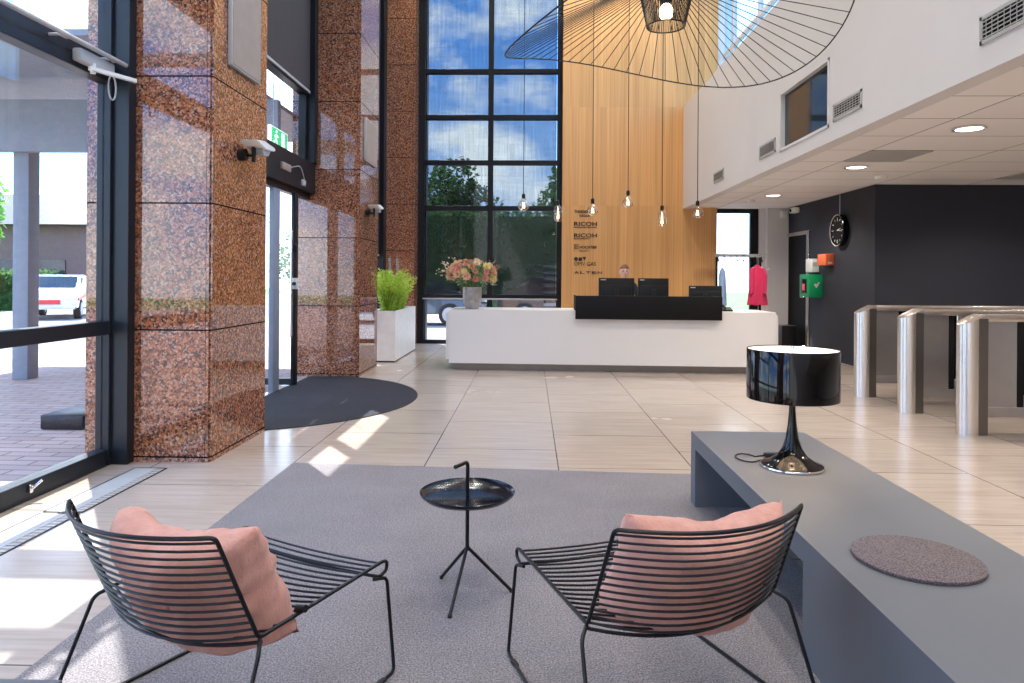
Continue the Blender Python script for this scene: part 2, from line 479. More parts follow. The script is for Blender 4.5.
# back glazing
def window(name, bars, panes, mat, glassmat, label):
    bm = bmesh.new()
    for b in bars: add_box(bm, *b, bev=.004, seg=1)
    o = struct(name, bm, mat, label)
    for p in panes:
        g = obj('pane', bx(*p), glassmat, o, smooth=0)
    return o
ys = (14.56, 14.68)
bars = [(-2.37, -2.22, *ys, 0, ZT), (-.905, -.795, *ys, 0, ZT), (.53, .67, *ys, 0, ZT)]
for z0, z1 in ((5.63, 5.725), (4.67, 4.77), (3.73, 3.825), (2.78, 2.875), (.94, 1.03), (0, .08), (8.5, 8.6)):
    bars.append((-2.37, .67, ys[0] + .002, ys[1] - .002, z0, z1))
zs = [(.08, .94), (1.03, 2.78), (2.875, 3.73), (3.825, 4.67), (4.77, 5.63), (5.725, 8.5)]
panes = [(a, b, 14.615, 14.63, z0, z1) for a, b in ((-2.22, -.905), (-.795, .53)) for z0, z1 in zs]
window('window_1', bars, panes, 'frame_black', 'soft_glass', 'tall black gridded window behind the flowers')
bm = bx(-2.21, .525, 14.70, 14.704, .95, 8.45)
tag(obj('screen_blind', bm, 'screen_fabric', smooth=0), 'dark see-through screen blind drawn down behind the tall gridded window', 'blind')
tag(obj('blind_rail', bx(-2.24, .55, 14.49, 14.53, .925, .955, bev=.006), 'grey_plastic'), 'thin grey rail running along the sill bar of the tall gridded window', 'rail')
# window beside the wood wall (coats)
window('window_2', [(3.75, 3.80, 14.5, 14.6, 0, ZC), (4.50, 4.66, 14.5, 14.6, 0, ZC), (3.75, 4.66, 14.502, 14.598, 2.74, ZC), (3.75, 4.66, 14.502, 14.598, 0, .1)],
       [(3.8, 4.50, 14.545, 14.557, .1, 2.74)], 'frame_black', 'glass', 'narrow bright window behind the coat rail')
struct('trim_2', bx(4.66, 4.78, 14.45, 14.6, 0, ZC), 'white_paint')
struct('wall_back_over_coats', bx(3.755, 9.2, 14.6, 14.8, ZC, ZC + .4), 'white_paint')
struct('wall_back_lobby', bx(5.2, 9.2, 14.6, 14.8, 0, ZC), 'white_paint')

# granite pillars
def pillar(y0, y1, label):
    bm = bmesh.new()
    x0, x1 = -3.30, -2.36
    poly = [(x0, y0), (x1 - .018, y0), (x1 - .018, y0 + .018), (x1, y0 + .018), (x1, y1 - .018), (x1 - .018, y1 - .018), (x1 - .018, y1), (x0, y1)]
    add_prism(bm, poly, 'z', 0, ZT)
    o = obj('granite_pillar', bm, 'granite', smooth=0)
    return tag(o, label, 'pillar', 'polished granite pillars along the glazed wall')
pillar(5.12, 6.20, 'polished brown granite pillar nearest the left lounge chair')
pillar(9.60, 10.76, 'polished brown granite pillar between the entrance and the white planter')
pillar(14.12, 14.62, 'polished brown granite pillar in the far corner beside the gridded window')
pillar(-.55, .55, 'polished brown granite pillar outside the left edge of the picture')

# bay glazing on the left
def bay(name, y0, y1, vert, label, extra=()):
    bars = [(-3.15, -3.05, y0, y1, 0, .12), (-3.149, -3.051, y0, y1, 8.4, ZT)]
    bars += list(extra)
    for a, b in vert: bars.append((-3.152, -3.048, a, b, 0, ZT))
    return bars
# bay 1 (near, left edge of the picture)
b1 = bay('window_3', .55, 4.98, [(5.0, 5.12), (2.62, 2.72), (.55, .65)], '')
b1 += [(-3.10, -2.93, 5.03, 5.12, 0, ZT), (-3.15, -3.05, .55, 5.0, .95, 1.05), (-3.15, -3.04, .55, 5.0, 2.77, 2.85), (-3.15, -3.06, .55, 5.0, 2.85, 2.96)]
p1 = [(-3.11, -3.095, a, b, z0, z1) for a, b in ((.65, 2.62), (2.72, 5.0)) for z0, z1 in ((.12, .95), (1.05, 2.78), (2.95, 8.4))]
w3 = window('window_3', b1, p1, 'frame_slate', 'glass', 'black framed glazing at the left edge of the picture')
# drip rail, door closer with arm, cable loop
bm = bmesh.new(); add_tube(bm, [(-2.97, 1.0, 2.905), (-2.95, 5.02, 2.905)], .016, 10)
for yy in (4.36, 4.86): add_tube(bm, [(-2.963, yy - .03, 2.905), (-2.963, yy + .03, 2.905)], .022, 10)
for yy in (4.36, 4.86): add_tube(bm, [(-3.06, yy, 2.905), (-2.965, yy, 2.905)], .010, 8)
obj('head_rail', bm, 'grey_plastic', w3)
dc = obj('door_closer', bx(-3.04, -2.975, 4.55, 4.93, 2.80, 2.885, bev=.012), 'grey_plastic', w3)
bm = bmesh.new(); add_prism(bm, [(-3.0, 4.66), (-2.975, 4.64), (-2.835, 4.96), (-2.86, 4.98)], 'z', 2.765, 2.79)
add_tube(bm, [(-2.985, 4.69, 2.75), (-2.985, 4.69, 2.82)], .018, 10)
obj('closer_arm', bm, 'white_plastic', dc)
bm = bmesh.new()
pts = [(-2.96, 4.84, 2.79)] + [(-2.955, 4.86 + .045 * math.sin(2 * PI * (a - PI / 8) / (15 * PI / 8) * .92 + .25) , 2.70 + .085 * math.cos(2 * PI * (a - PI / 8) / (15 * PI / 8) * .92 + .25)) for a in [k * PI / 8 for k in range(1, 16)]] + [(-2.96, 4.83, 2.77)]
add_tube(bm, pts, .006, 6); obj('closer_cable', bm, 'grey_plastic', dc)
bm = bmesh.new(); add_box(bm, -3.045, -3.03, 4.18, 4.21, .05, .10, bev=.004); add_tube(bm, [(-3.035, 4.195, .07), (-2.99, 4.23, .12)], .008, 8)
obj('window_latch', bm, 'chrome', w3)
# near bay (behind the pillar next to the camera)
window('window_7', bay('', -5.0, -.55, [(-5.0, -4.9), (-2.8, -2.7), (-.65, -.55)], ''), [(-3.11, -3.095, a, b, .12, 8.4) for a, b in ((-4.9, -2.8), (-2.7, -.65))], 'frame_slate', 'glass', 'black framed glazing beside the camera')
# bay 2: entrance
e = [(-3.15, -2.98, 6.2, 9.6, 2.52, 2.93), (-3.15, -3.03, 6.2, 9.6, 3.84, 3.95), (-3.15, -2.95, 9.46, 9.6, 2.93, ZT), (-3.15, -3.05, 9.38, 9.46, 2.93, 3.95)]
w4 = window('window_4', e + [(-3.15, -3.05, 7.86, 7.96, 2.93, ZT), (-3.15, -3.04, 6.2, 6.34, 0, ZT), (-3.149, -3.051, 6.2, 9.6, 8.4, ZT), (-3.148, -3.052, 6.2, 9.6, 2.44, 2.53)],
            [(-3.11, -3.095, 6.34, 7.86, 2.93, 3.86), (-3.11, -3.095, 7.96, 9.38, 2.93, 3.86), (-3.11, -3.095, 6.34, 7.86, 3.95, 8.4), (-3.11, -3.095, 7.96, 9.46, 3.95, 8.4)], 'frame_black', 'glass', 'dark framed entrance glazing between two granite pillars')
obj('door_sensor', bx(-2.985, -2.95, 8.25, 8.55, 2.66, 2.75, bev=.01), 'beige_panel', w4)
obj('door_sensor', bx(-2.985, -2.95, 9.0, 9.12, 2.56, 2.64, bev=.01), 'grey_plastic', w4)
bm = bmesh.new(); add_tube(bm, round_path([(-2.97, 8.55, 2.72), (-2.95, 8.9, 2.80), (-2.95, 9.06, 2.62)], .1), .006, 6)
obj('sensor_cable', bm, 'grey_plastic', w4)
# entrance door leaf standing open into the mat, and fixed sidelight
d1 = struct('door_1', bx(-3.02, -2.97, 8.76, 8.88, .01, 2.44, bev=.006), 'frame_black', 'black stile of the open glazed entrance door')
obj('door_glass', bx(-3.32, -3.02, 8.79, 8.81, .06, 2.40), 'glass', d1, smooth=0)
obj('bottom_rail', bx(-3.9, -3.02, 8.775, 8.825, .01, .09), 'frame_black', d1)
hb = bmesh.new(); add_tube(hb, round_path([(-2.995, 8.755, .62), (-2.995, 8.70, .62), (-2.995, 8.70, 1.95), (-2.995, 8.755, 1.95)], .03), .014, 10)
obj('door_handle', hb, 'chrome', d1)
obj('lock_plate', bx(-3.01, -2.93, 8.74, 8.76, 1.22, 1.36, bev=.004), 'white_plastic', d1)
obj('lock_cylinder', lathe([(.022, 0), (.022, .02)], 0, 0, 16), 'black_plastic', d1, world=False).matrix_local = Matrix.Translation((-2.97 - WORLD[d1.name].x, 8.742 - WORLD[d1.name].y, 1.29 - WORLD[d1.name].z)) @ Matrix.Rotation(PI / 2, 4, 'X')
obj('closer_box', bx(-3.0, -2.94, 8.73, 8.76, 1.70, 1.78, bev=.004), 'black_plastic', d1)
d2 = struct('door_2', bx(-3.10, -3.04, 8.22, 8.42, 0, 2.44, bev=.006), 'ext_grey', 'pale metal post of the glazed entrance')
obj('door_glass', bx(-3.08, -3.065, 6.36, 8.22, .02, 2.44), 'glass', d2, smooth=0)
# bay 3 beside the planter
w5 = window('window_5', [(-3.15, -3.05, 10.76, 14.12, 0, .12), (-3.15, -3.05, 10.76, 14.12, 8.4, ZT), (-3.15, -2.93, 13.86, 14.12, 0, ZT), (-3.15, -3.05, 12.4, 12.5, 0, ZT)],
            [(-3.11, -3.095, 10.76, 12.4, .12, 8.4), (-3.11, -3.095, 12.5, 13.86, .12, 8.4)], 'frame_black', 'glass', 'tall glazing beside the white planter')
def blind(y0, y1, z0, label, x=-3.02):
    t = thing('roller_blind', label, 'blind', (x, (y0 + y1) / 2, z0), group='brown roller blinds on the left glazing')
    obj('blind_fabric', bx(x - .006, x, y0, y1, z0 + .03, 8.35), 'blind_cloth', t, smooth=0)
    obj('bottom_bar', bx(x - .014, x + .008, y0, y1, z0, z0 + .035, bev=.005), 'grey_plastic', t)
blind(6.22, 9.58, 3.87, 'brown roller blind lowered over the entrance')
blind(10.78, 13.86, 1.80, 'dark roller blind lowered above the white planter')
blind(.66, 4.96, 3.66, 'brown roller blind above the glazing at the left edge of the picture')
# green exit sign above the door, outside face of the vestibule
ex = thing('exit_sign', 'green and white emergency exit sign with running figure above the entrance door', 'sign', (-3.3, 9.05, 3.02))
obj('sign_body', bx(-3.33, -3.29, 8.75, 9.38, 3.02, 3.30, bev=.01), 'exit_white', ex)
obj('sign_cord', (lambda b: (add_tube(b, [(-3.31, 8.9, 3.3), (-3.31, 8.9, 3.95)], .006, 6), b)[1])(bmesh.new()), 'grey_plastic', ex)
obj('green_field', bx(-3.289, -3.284, 8.79, 9.34, 3.04, 3.28), 'exit_green', ex)
obj('door_symbol', bx(-3.284, -3.281, 9.12, 9.24, 3.06, 3.26), 'exit_white', ex)
bm = bmesh.new()
add_lathe(bm, [(.001, -.022), (.022, 0), (.001, .022)], -3.283, 8.93, 8, 3.24)
for a, b in (((8.93, 3.21), (8.92, 3.15)), ((8.92, 3.15), (8.97, 3.09)), ((8.92, 3.15), (8.87, 3.10)), ((8.87, 3.10), (8.83, 3.10)), ((8.93, 3.20), (8.99, 3.18)), ((8.93, 3.20), (8.87, 3.17))):
    add_tube(bm, [(-3.283, a[0], a[1]), (-3.283, b[0], b[1])], .012, 6)
obj('running_figure', bm, 'exit_white', ex)

# clerestory above the mezzanine
bars = []
for y in [k * 1.55 - 5.0 for k in range(13)]: bars.append((3.86, 3.94, y, y + .07, 4.0, ZT))
for z in (4.0, 5.85, 7.1, 8.5): bars.append((3.862, 3.938, -5.2, 14.3, z, z + .08))
window('window_6', bars, [(3.895, 3.905, -5.2, 14.3, 4.05, 8.55)], 'white_paint', 'sky_glass', 'long clerestory glazing above the white upper wall')
struct('wall_clerestory_base', bx(3.86, 3.94, -5.2, 14.3, ZC + .34, 4.0), 'white_paint')
# bulkhead window
w8 = thing('interior_window', 'dark tinted window set in a white frame in the upper wall', 'window', (BX, 8.0, 2.96))
bm = bmesh.new()
for b in ((7.32, 8.74, 2.96, 2.99), (7.32, 8.74, 3.65, 3.68), (7.32, 7.35, 2.96, 3.68), (8.71, 8.74, 2.96, 3.68)): add_box(bm, BX - .01, BX + .15, *b)
obj('window_frame', bm, 'white_paint', w8)
obj('glazing', bx(BX + .045, BX + .057, 7.35, 8.71, 2.99, 3.65), 'dark_mirror' if False else 'car_glass', w8, smooth=0)
obj('inner_rail', bx(BX + .03, BX + .045, 7.35, 8.71, 2.99, 3.01), 'black_plastic', w8)
# rear wall behind the camera
bm = bmesh.new()
add_box(bm, -3.4, BX, -5.2, -5.0, 0, ZT); add_box(bm, BX, 9.2, -5.2, -5.0, 0, ZC)
struct('wall_rear', bm, 'white_paint', 'white rear wall behind the camera')

# convector grilles in the floor along the glazing
def grille(y0, y1, label):
    t = thing('floor_grille', label, 'grille', (-2.71, (y0 + y1) / 2, 0), group='floor grilles along the glazing')
    bm = bmesh.new()
    for b in ((-2.825, -2.815, y0, y1), (-2.600, -2.590, y0, y1), (-2.825, -2.59, y0, y0 + .01), (-2.825, -2.59, y1 - .01, y1)): add_box(bm, *b, .0005, .004)
    obj('grille_frame', bm, 'black_plastic', t)
    bm = bmesh.new(); y = y0 + .02
    add_box(bm, -2.815, -2.66, y0 + .01, y1 - .01, .0005, .003)
    while y < y1 - .02:
        add_box(bm, -2.66, -2.60, y, y + .012, .0005, .0035); y += .045
    obj('grille_slats', bm, 'grey_plastic', t)
grille(.6, 3.98, 'long slotted floor grille in the sunlight beside the left lounge chair')
grille(4.0, 4.95, 'short pale floor grille ending at the nearest granite pillar')

# flat wall panels and emergency lights on pillars
def wall_panel(y0, y1, z0, z1, label):
    t = thing('wall_panel', label, 'panel', (-2.35, (y0 + y1) / 2, z0), group='flat panels on the granite pillars')
    obj('panel_body', bx(-2.358, -2.325, y0, y1, z0, z1, bev=.004), 'grey_plastic', t)
    obj('panel_front', bx(-2.326, -2.320, y0 + .015, y1 - .015, z0 + .015, z1 - .015), 'beige_panel', t)
wall_panel(5.37, 5.95, 3.02, 3.80, 'beige flat wall panel high on the nearest granite pillar')
wall_panel(9.80, 10.50, 3.02, 3.63, 'beige flat wall panel high on the granite pillar behind the entrance')
def wall_light(y, z, label):
    t = thing('emergency_light', label, 'light', (-2.36, y, z), group='emergency lights on the granite pillars')
    bm = bmesh.new()
    prof = [(-.14, .03), (.0, .045), (.22, .035), (.26, .01), (.22, 0), (.05, -.02), (-.10, 0)]
    add_prism(bm, [(y + a, z + .07 + b) for a, b in prof], 'x', -2.31, -2.16)
    bmesh.ops.bevel(bm, geom=list(bm.edges), offset=.008, segments=2, affect='EDGES')
    obj('light_housing', bm, 'white_plastic', t)
    bm = bmesh.new(); add_prism(bm, [(y + .0, z + .05), (y + .18, z + .06), (y + .14, z + .015), (y + .04, z + .01)], 'x', -2.29, -2.18)
    obj('light_lens', bm, 'grey_plastic', t)
    bm = bmesh.new()
    add_tube(bm, [(-2.36, y - .02, z), (-2.30, y - .02, z)], .05, 16)
    add_tube(bm, round_path([(-2.32, y - .02, z), (-2.24, y - .02, z - .01), (-2.24, y - .02, z + .09)], .02), .012, 8)
    add_box(bm, -2.25, -2.23, y - .04, y - .0, z - .06, z + .12)
    obj('bracket', bm, 'black_plastic', t)
wall_light(5.62, 2.36, 'white emergency light on a black bracket on the nearest granite pillar')
wall_light(9.98, 2.30, 'white emergency light on a black bracket on the granite pillar behind the entrance')

# entrance mat: half round
bm = bmesh.new()
poly = [(-3.04 + 1.75 * math.sin(a), 7.88 - 1.80 * math.cos(a)) for a in [k * PI / 48 for k in range(49)]]
poly = [p for p in poly if not (p[0] < -2.35 and (p[1] < 6.21 or p[1] > 9.59))]
poly = [(-3.04, 6.21), (-2.35, 6.21)] + poly + [(-2.35, 9.59), (-3.04, 9.59)]
add_prism(bm, poly, 'z', .0, .008)
tag(obj('entrance_mat', bm, 'mat'), 'dark grey half-round entrance mat on the tiles inside the door', 'mat')

# rug
bm = bmesh.new()
add_prism(bm, [(-1.745, -.6), (1.30, -.6), (1.30, 4.965), (-1.745, 5.13)], 'z', 0, .006)
tag(obj('rug', bm, 'rug'), 'large flat grey mauve rug under the two lounge chairs', 'rug')

# ------------------------------------------------------------------ lobby door and wall fittings on X = 5.2
d3 = struct('door_3', bx(5.24, 5.29, 13.32, 14.36, 0, 2.24), 'black_matte', 'dark door in the charcoal side wall')
bm = bmesh.new()
for b in ((13.20, 13.32, 0, 2.31), (14.36, 14.44, 0, 2.31), (13.32, 14.36, 2.24, 2.31)): add_box(bm, 5.17, 5.30, *b, bev=.004, seg=1)
obj('door_frame', bm, 'steel', d3)
bm = bmesh.new(); add_tube(bm, round_path([(5.24, 13.44, 1.05), (5.17, 13.44, 1.05), (5.17, 13.58, 1.05)], .02), .011, 8)
obj('door_handle', bm, 'chrome', d3)
# clock
ck = thing('wall_clock', 'round black station clock hanging by a rod on the charcoal wall', 'clock', (5.19, 11.84, 1.95))
def disc_x(prof, y, z, x0, seg=40):
    """lathe whose axis points to -X; prof = (radius, distance from x0 towards -X)"""
    b = lathe(prof, 0, 0, seg)
    for v in b.verts: v.co = Vector((x0 - v.co.z, y + v.co.x, z + v.co.y))
    return b
obj('clock_case', disc_x([(.25, 0), (.265, .01), (.265, .09), (.245, .10), (.235, .085), (.02, .085)], 11.84, 2.21, 5.2), 'black_gloss', ck)
obj('clock_face', disc_x([(.234, .086), (.001, .0865)], 11.84, 2.21, 5.2, 32), 'black_matte', ck)
bm = bmesh.new()
for k in range(12):
    a = 2 * PI * k / 12; L = .035 if k % 3 else .055
    p0 = (5.112, 11.84 + .21 * math.sin(a), 2.21 + .21 * math.cos(a)); p1 = (5.112, 11.84 + (.21 - L) * math.sin(a), 2.21 + (.21 - L) * math.cos(a))
    add_tube(bm, [p0, p1], .006, 4)
add_lathe(bm, [(.255, 0), (.262, .004)], 0, 0, 40, 0, False, False)
for v in [v for v in bm.verts if v.co.x < 2]: v.co = Vector((5.10 - v.co.z, 11.84 + v.co.x, 2.21 + v.co.y))
obj('hour_marks', bm, 'white_plastic', ck)
bm = bmesh.new(); add_tube(bm, [(5.107, 11.84, 2.21), (5.107, 11.72, 2.235)], .008, 5); add_tube(bm, [(5.107, 11.84, 2.21), (5.107, 11.66, 2.19)], .005, 5)
obj('clock_hands', bm, 'white_plastic', ck)
bm = bmesh.new(); add_tube(bm, [(5.15, 11.84, 2.46), (5.15, 11.84, ZC)], .006, 8); obj('hanging_rod', bm, 'grey_plastic', ck)
# defibrillator cabinet
a_ = thing('defibrillator_cabinet', 'green defibrillator cabinet with white heart sign on the wall beside the door', 'cabinet', (5.08, 12.85, 1.07))
bm = bmesh.new(); add_box(bm, 4.96, 5.2, 12.62, 13.08, 1.07, 1.48, bev=.015)
obj('cabinet_body', bm, 'green_box', a_)
obj('viewing_window', bx(4.953, 4.962, 12.74, 12.98, 1.14, 1.40, bev=.003), 'black_gloss', a_)
obj('aed_unit', bx(4.948, 4.954, 12.80, 12.93, 1.19, 1.31), 'pink_coat', a_)
bm = bmesh.new()
for s in (-1, 1):
    add_lathe(bm, [(.022, 0), (.022, .006)], 5.085 + s * .018, 0, 14, 0)
for v in bm.verts: v.co = Vector((v.co.x, 12.62 - v.co.z, 1.292 + v.co.y))
add_prism(bm, [(5.047, 1.287), (5.123, 1.287), (5.085, 1.235)], 'y', 12.614, 12.62)
add_box(bm, 5.12, 5.132, 12.614, 12.62, 1.31, 1.345); add_box(bm, 5.108, 5.144, 12.613, 12.62, 1.322, 1.333)
obj('heart_symbol', bm, 'white_plastic', a_)
# white control box and orange call point
t = thing('control_box', 'white control box with grey display above the green cabinet', 'box', (5.12, 12.85, 1.52))
obj('box_body', bx(5.06, 5.2, 12.78, 13.05, 1.52, 1.765, bev=.01), 'white_plastic', t)
obj('display', bx(5.085, 5.16, 12.774, 12.781, 1.62, 1.70), 'grey_plastic', t)
t = thing('alarm_box', 'orange red alarm box on the charcoal wall below the clock', 'box', (5.12, 12.25, 1.635))
obj('box_body', bx(5.05, 5.2, 12.15, 12.50, 1.635, 1.83, bev=.01), 'orange', t)
obj('label_plate', bx(5.09, 5.16, 12.144, 12.151, 1.66, 1.69), 'white_plastic', t)
t = thing('security_camera', 'small white camera dome high on the charcoal wall above the door', 'camera', (5.13, 13.8, 2.67))
obj('camera_body', bx(5.06, 5.2, 13.70, 13.92, 2.68, 2.79, bev=.03, seg=3), 'white_plastic', t)
obj('camera_lens', disc_x([(.03, 0), (.03, .02), (.001, .025)], 13.8, 2.73, 5.06, 16), 'black_gloss', t)
tag(obj('motion_sensor', bx(5.02, 5.14, 14.2, 14.3, 2.62, 2.77, bev=.02, seg=3), 'white_plastic'), 'small cream motion sensor at the top of the grey column', 'sensor')
tag(obj('waste_bin', bx(4.83, 5.12, 13.6, 13.95, 0, .50, bev=.02), 'black_matte'), 'dark waste bin behind the right end of the desk', 'bin')

# ceiling fittings
def downlight(x, y, label, r=.145):
    t = thing('ceiling_downlight', label, 'light', (x, y, ZC - .02), group='round downlights in the low ceiling')
    obj('trim_ring', lathe([(r, 0), (r, .02), (r - .02, .02), (r - .03, .004)], x, y, 28, ZC - .021, False, False), 'chrome', t)
    obj('reflector', lathe([(r - .028, .0), (r - .06, .012)], x, y, 24, ZC - .018, False, True), 'lamp_glow', t)
downlight(4.13, 6.73, 'nearest round downlight above the steel gates')
downlight(4.13, 9.03, 'round downlight in the low ceiling beside the grey panel')
downlight(4.12, 12.06, 'farthest round downlight in the low ceiling towards the coat window')
def ceil_panel(x0, x1, y0, y1, label):
    tag(obj('ceiling_grille', bx(x0, x1, y0, y1, ZC - .012, ZC + .0), 'grey_plastic'), label, 'panel', 'grey square panels in the low ceiling')
ceil_panel(3.80, 4.47, 7.92, 8.63, 'grey square ceiling panel beside the middle downlight')
ceil_panel(6.55, 7.25, 9.3, 10.08, 'grey ceiling panel near the top of the wide dark wall')
def detector(x, y, label):
    tag(obj('smoke_detector', lathe([(.05, 0), (.075, .012), (.08, .035), (.08, .05)], x, y, 24, ZC - .05), 'white_plastic'), label, 'detector', 'smoke detectors')
detector(4.87, 9.9, 'white smoke detector in the low ceiling before the dark wall')
detector(4.0, 12.9, 'white smoke detector in the low ceiling before the coat window')

# vents in the upper wall
def vent(y0, y1, z0, z1, label):
    t = thing('air_vent', label, 'vent', (BX, (y0 + y1) / 2, z0), group='grey air vents in the white upper wall')
    bm = bmesh.new(); w = .025
    for b in ((y0, y1, z0, z0 + w), (y0, y1, z1 - w, z1), (y0, y0 + w, z0, z1), (y1 - w, y1, z0, z1)): add_box(bm, BX - .012, BX, *b)
    obj('vent_frame', bm, 'grey_plastic', t)
    obj('vent_back', bx(BX - .003, BX - .001, y0 + w, y1 - w, z0 + w, z1 - w), 'black_matte', t)
    bm = bmesh.new(); n = 5
    for k in range(n):
        z = z0 + w + (k + .3) * (z1 - z0 - 2 * w) / n
        add_box(bm, BX - .011, BX - .004, y0 + w, y1 - w, z, z + .006)
    k = y0 + w + .03
    while k < y1 - w:
        add_box(bm, BX - .010, BX - .005, k, k + .002, z0 + w, z1 - w); k += .06
    obj('slats', bm, 'grey_plastic', t)
vent(4.28, 4.88, 2.99, 3.18, 'largest looking air vent at the right edge of the picture')
vent(6.60, 7.21, 2.99, 3.16, 'air vent right beside the tinted interior window')
vent(8.90, 9.51, 2.99, 3.17, 'air vent just beyond the tinted interior window')
vent(11.26, 11.87, 2.99, 3.16, 'farthest small air vent above the right end of the desk')

# ------------------------------------------------------------------ reception desk
dk = thing('reception_desk', 'long white reception desk with recessed base', 'desk', (1.16, 10.75, 0))
def skew(b):   # the desk stands a hair off square
    for v in b.verts: v.co.y += -.035 * (v.co.x + 1.26)
    return b
bm = bmesh.new()
add_box(bm, -1.26, 3.60, 10.40, 11.30, .11, .905)
es = [e for e in bm.edges if abs(e.verts[0].co.x - e.verts[1].co.x) < .01]
bmesh.ops.bevel(bm, geom=es, offset=.05, segments=4, affect='EDGES')
obj('desk_body', skew(bm), 'desk_white', dk)
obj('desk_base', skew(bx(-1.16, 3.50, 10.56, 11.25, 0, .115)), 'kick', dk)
bm = bmesh.new(); add_box(bm, .66, 2.765, 10.32, 10.385, .785, 1.128, bev=.004)
for x in (.66, 2.745): add_box(bm, x, x + .02, 10.385, 10.8, .90, 1.128)
obj('privacy_screen', skew(bm), 'black_matte', dk)['label'] = 'black privacy screen along the front'
# monitors
def monitor(x, y, z, w, h, rz, label):
    t = thing('computer_monitor', label, 'monitor', (x, y, z), rz, 'computer monitors on the reception desk')
    mz = .10
    obj('screen_housing', bx(-w / 2, w / 2, -.02, .015, mz, mz + h, bev=.006), 'black_plastic', t, world=False)
    bm = bmesh.new(); add_box(bm, -w * .42, w * .42, -.035, -.019, mz + .05, mz + h * .72, bev=.01); obj('rear_cover', bm, 'black_plastic', t, world=False)
    bm = bmesh.new(); add_box(bm, -.03, .03, -.065, -.034, .01, mz + h * .55, bev=.006); add_box(bm, -.12, .12, -.13, .09, 0, .012, bev=.004); obj('stand', bm, 'black_plastic', t, world=False)
    obj('maker_mark', bx(-w * .45, -w * .30, -.022, -.0195, mz + h - .035, mz + h - .02), 'grey_plastic', t, world=False)
    obj('display_panel', bx(-w * .48, w * .48, .0145, .0165, mz + .012, mz + h - .012), 'car_glass', t, world=False)
monitor(1.33, 10.90, .905, .55, .385, 0, 'left computer monitor seen from behind in front of the receptionist')
monitor(1.90, 10.92, .905, .47, .385, 0, 'middle computer monitor seen from behind on the reception desk')
monitor(2.67, 10.80, .905, .49, .275, -.1, 'lower computer monitor at the right end of the black screen')
t = thing('desk_phone', 'small black desk phone beside the right monitor', 'phone', (2.93, 10.55, .905))
obj('phone_base', prism([(10.46, .905), (10.62, .905), (10.62, .965), (10.46, .925)], 'x', 2.86, 3.0), 'black_plastic', t)
bm = bmesh.new(); add_tube(bm, round_path([(2.89, 10.47, .94), (2.89, 10.48, .965), (2.89, 10.60, .995), (2.89, 10.61, .97)], .01), .013, 8); obj('handset', bm, 'black_plastic', t)

# logos on the wood wall
LY = 14.268
def logo(label, items, loc):
    t = thing('company_logo', label, 'logo', loc, group='dark company logos on the oak wall')
    for it in items: it(t)
def T(nm, s, x0, z0, x1, z1, bold=0., **k): return lambda t: text_mesh(nm, s, z1 - z0, x1 - x0, x0, LY, z0, 'logo_ink', t, .006, bold, **k)
logo('topmost dark company name on the oak wall, partly behind a bulb', [T('lettering', 'THREDING', .88, 2.705, 1.21, 2.765, .02), T('subtitle', 'GROUP', .98, 2.632, 1.20, 2.675, .02)], (1.04, LY, 2.63))
logo('upper RICOH name on the oak wall', [T('lettering', 'RICOH', .873, 2.445, 1.339, 2.53, .024), T('subtitle', 'IMAGING NETHERLANDS', .873, 2.408, 1.335, 2.43, .02)], (1.1, LY, 2.41))
logo('lower RICOH name on the oak wall', [T('lettering', 'RICOH', .875, 2.215, 1.341, 2.295, .024), T('subtitle', 'DOCUMENTS', .875, 2.176, 1.18, 2.198, .02)], (1.1, LY, 2.17))
def hsq(t):
    bm = bmesh.new()
    for b in ((.876, .965, 1.981, 1.991), (.876, .965, 2.064, 2.074), (.876, .886, 1.981, 2.074), (.955, .965, 1.981, 2.074), (.898, .910, 2.0, 2.055), (.931, .943, 2.0, 2.055), (.898, .943, 2.022, 2.033)): add_box(bm, b[0], b[1], LY - .006, LY, b[2], b[3])
    obj('square_mark', bm, 'logo_ink', t)
logo('HOCHTIEF name with a square mark on the oak wall', [hsq, T('lettering', 'HOCHTIEF', .99, 1.988, 1.335, 2.042, .022), T('subtitle', 'POLSKA', .99, 1.925, 1.17, 1.957, .01)], (1.1, LY, 1.92))
def omv(t):
    bm = bmesh.new()
    add_prism(bm, [(.918 + .040 * math.cos(a), 1.775 + .040 * math.sin(a)) for a in [k * PI / 10 for k in range(20)]], 'y', LY - .006, LY)
    add_prism(bm, [(.968, 1.737), (1.04, 1.737), (1.04, 1.80), (1.022, 1.814), (1.004, 1.80), (.986, 1.814), (.968, 1.80)], 'y', LY - .006, LY)
    add_prism(bm, [(1.05, 1.814), (1.123, 1.814), (1.087, 1.737)], 'y', LY - .006, LY)
    obj('round_letters', bm, 'logo_ink', t)
logo('OMV GAS name with black shapes above it on the oak wall', [omv, T('lettering', 'OMV GAS', .879, 1.637, 1.324, 1.715)], (1.1, LY, 1.63))
logo('lowest name ALTEN in wide letters on the oak wall', [T('letter', ch_, .885 + k_ * .118, 1.474, .885 + k_ * .118 + .09, 1.526, .01) for k_, ch_ in enumerate('ALTEN')], (1.16, LY, 1.47))

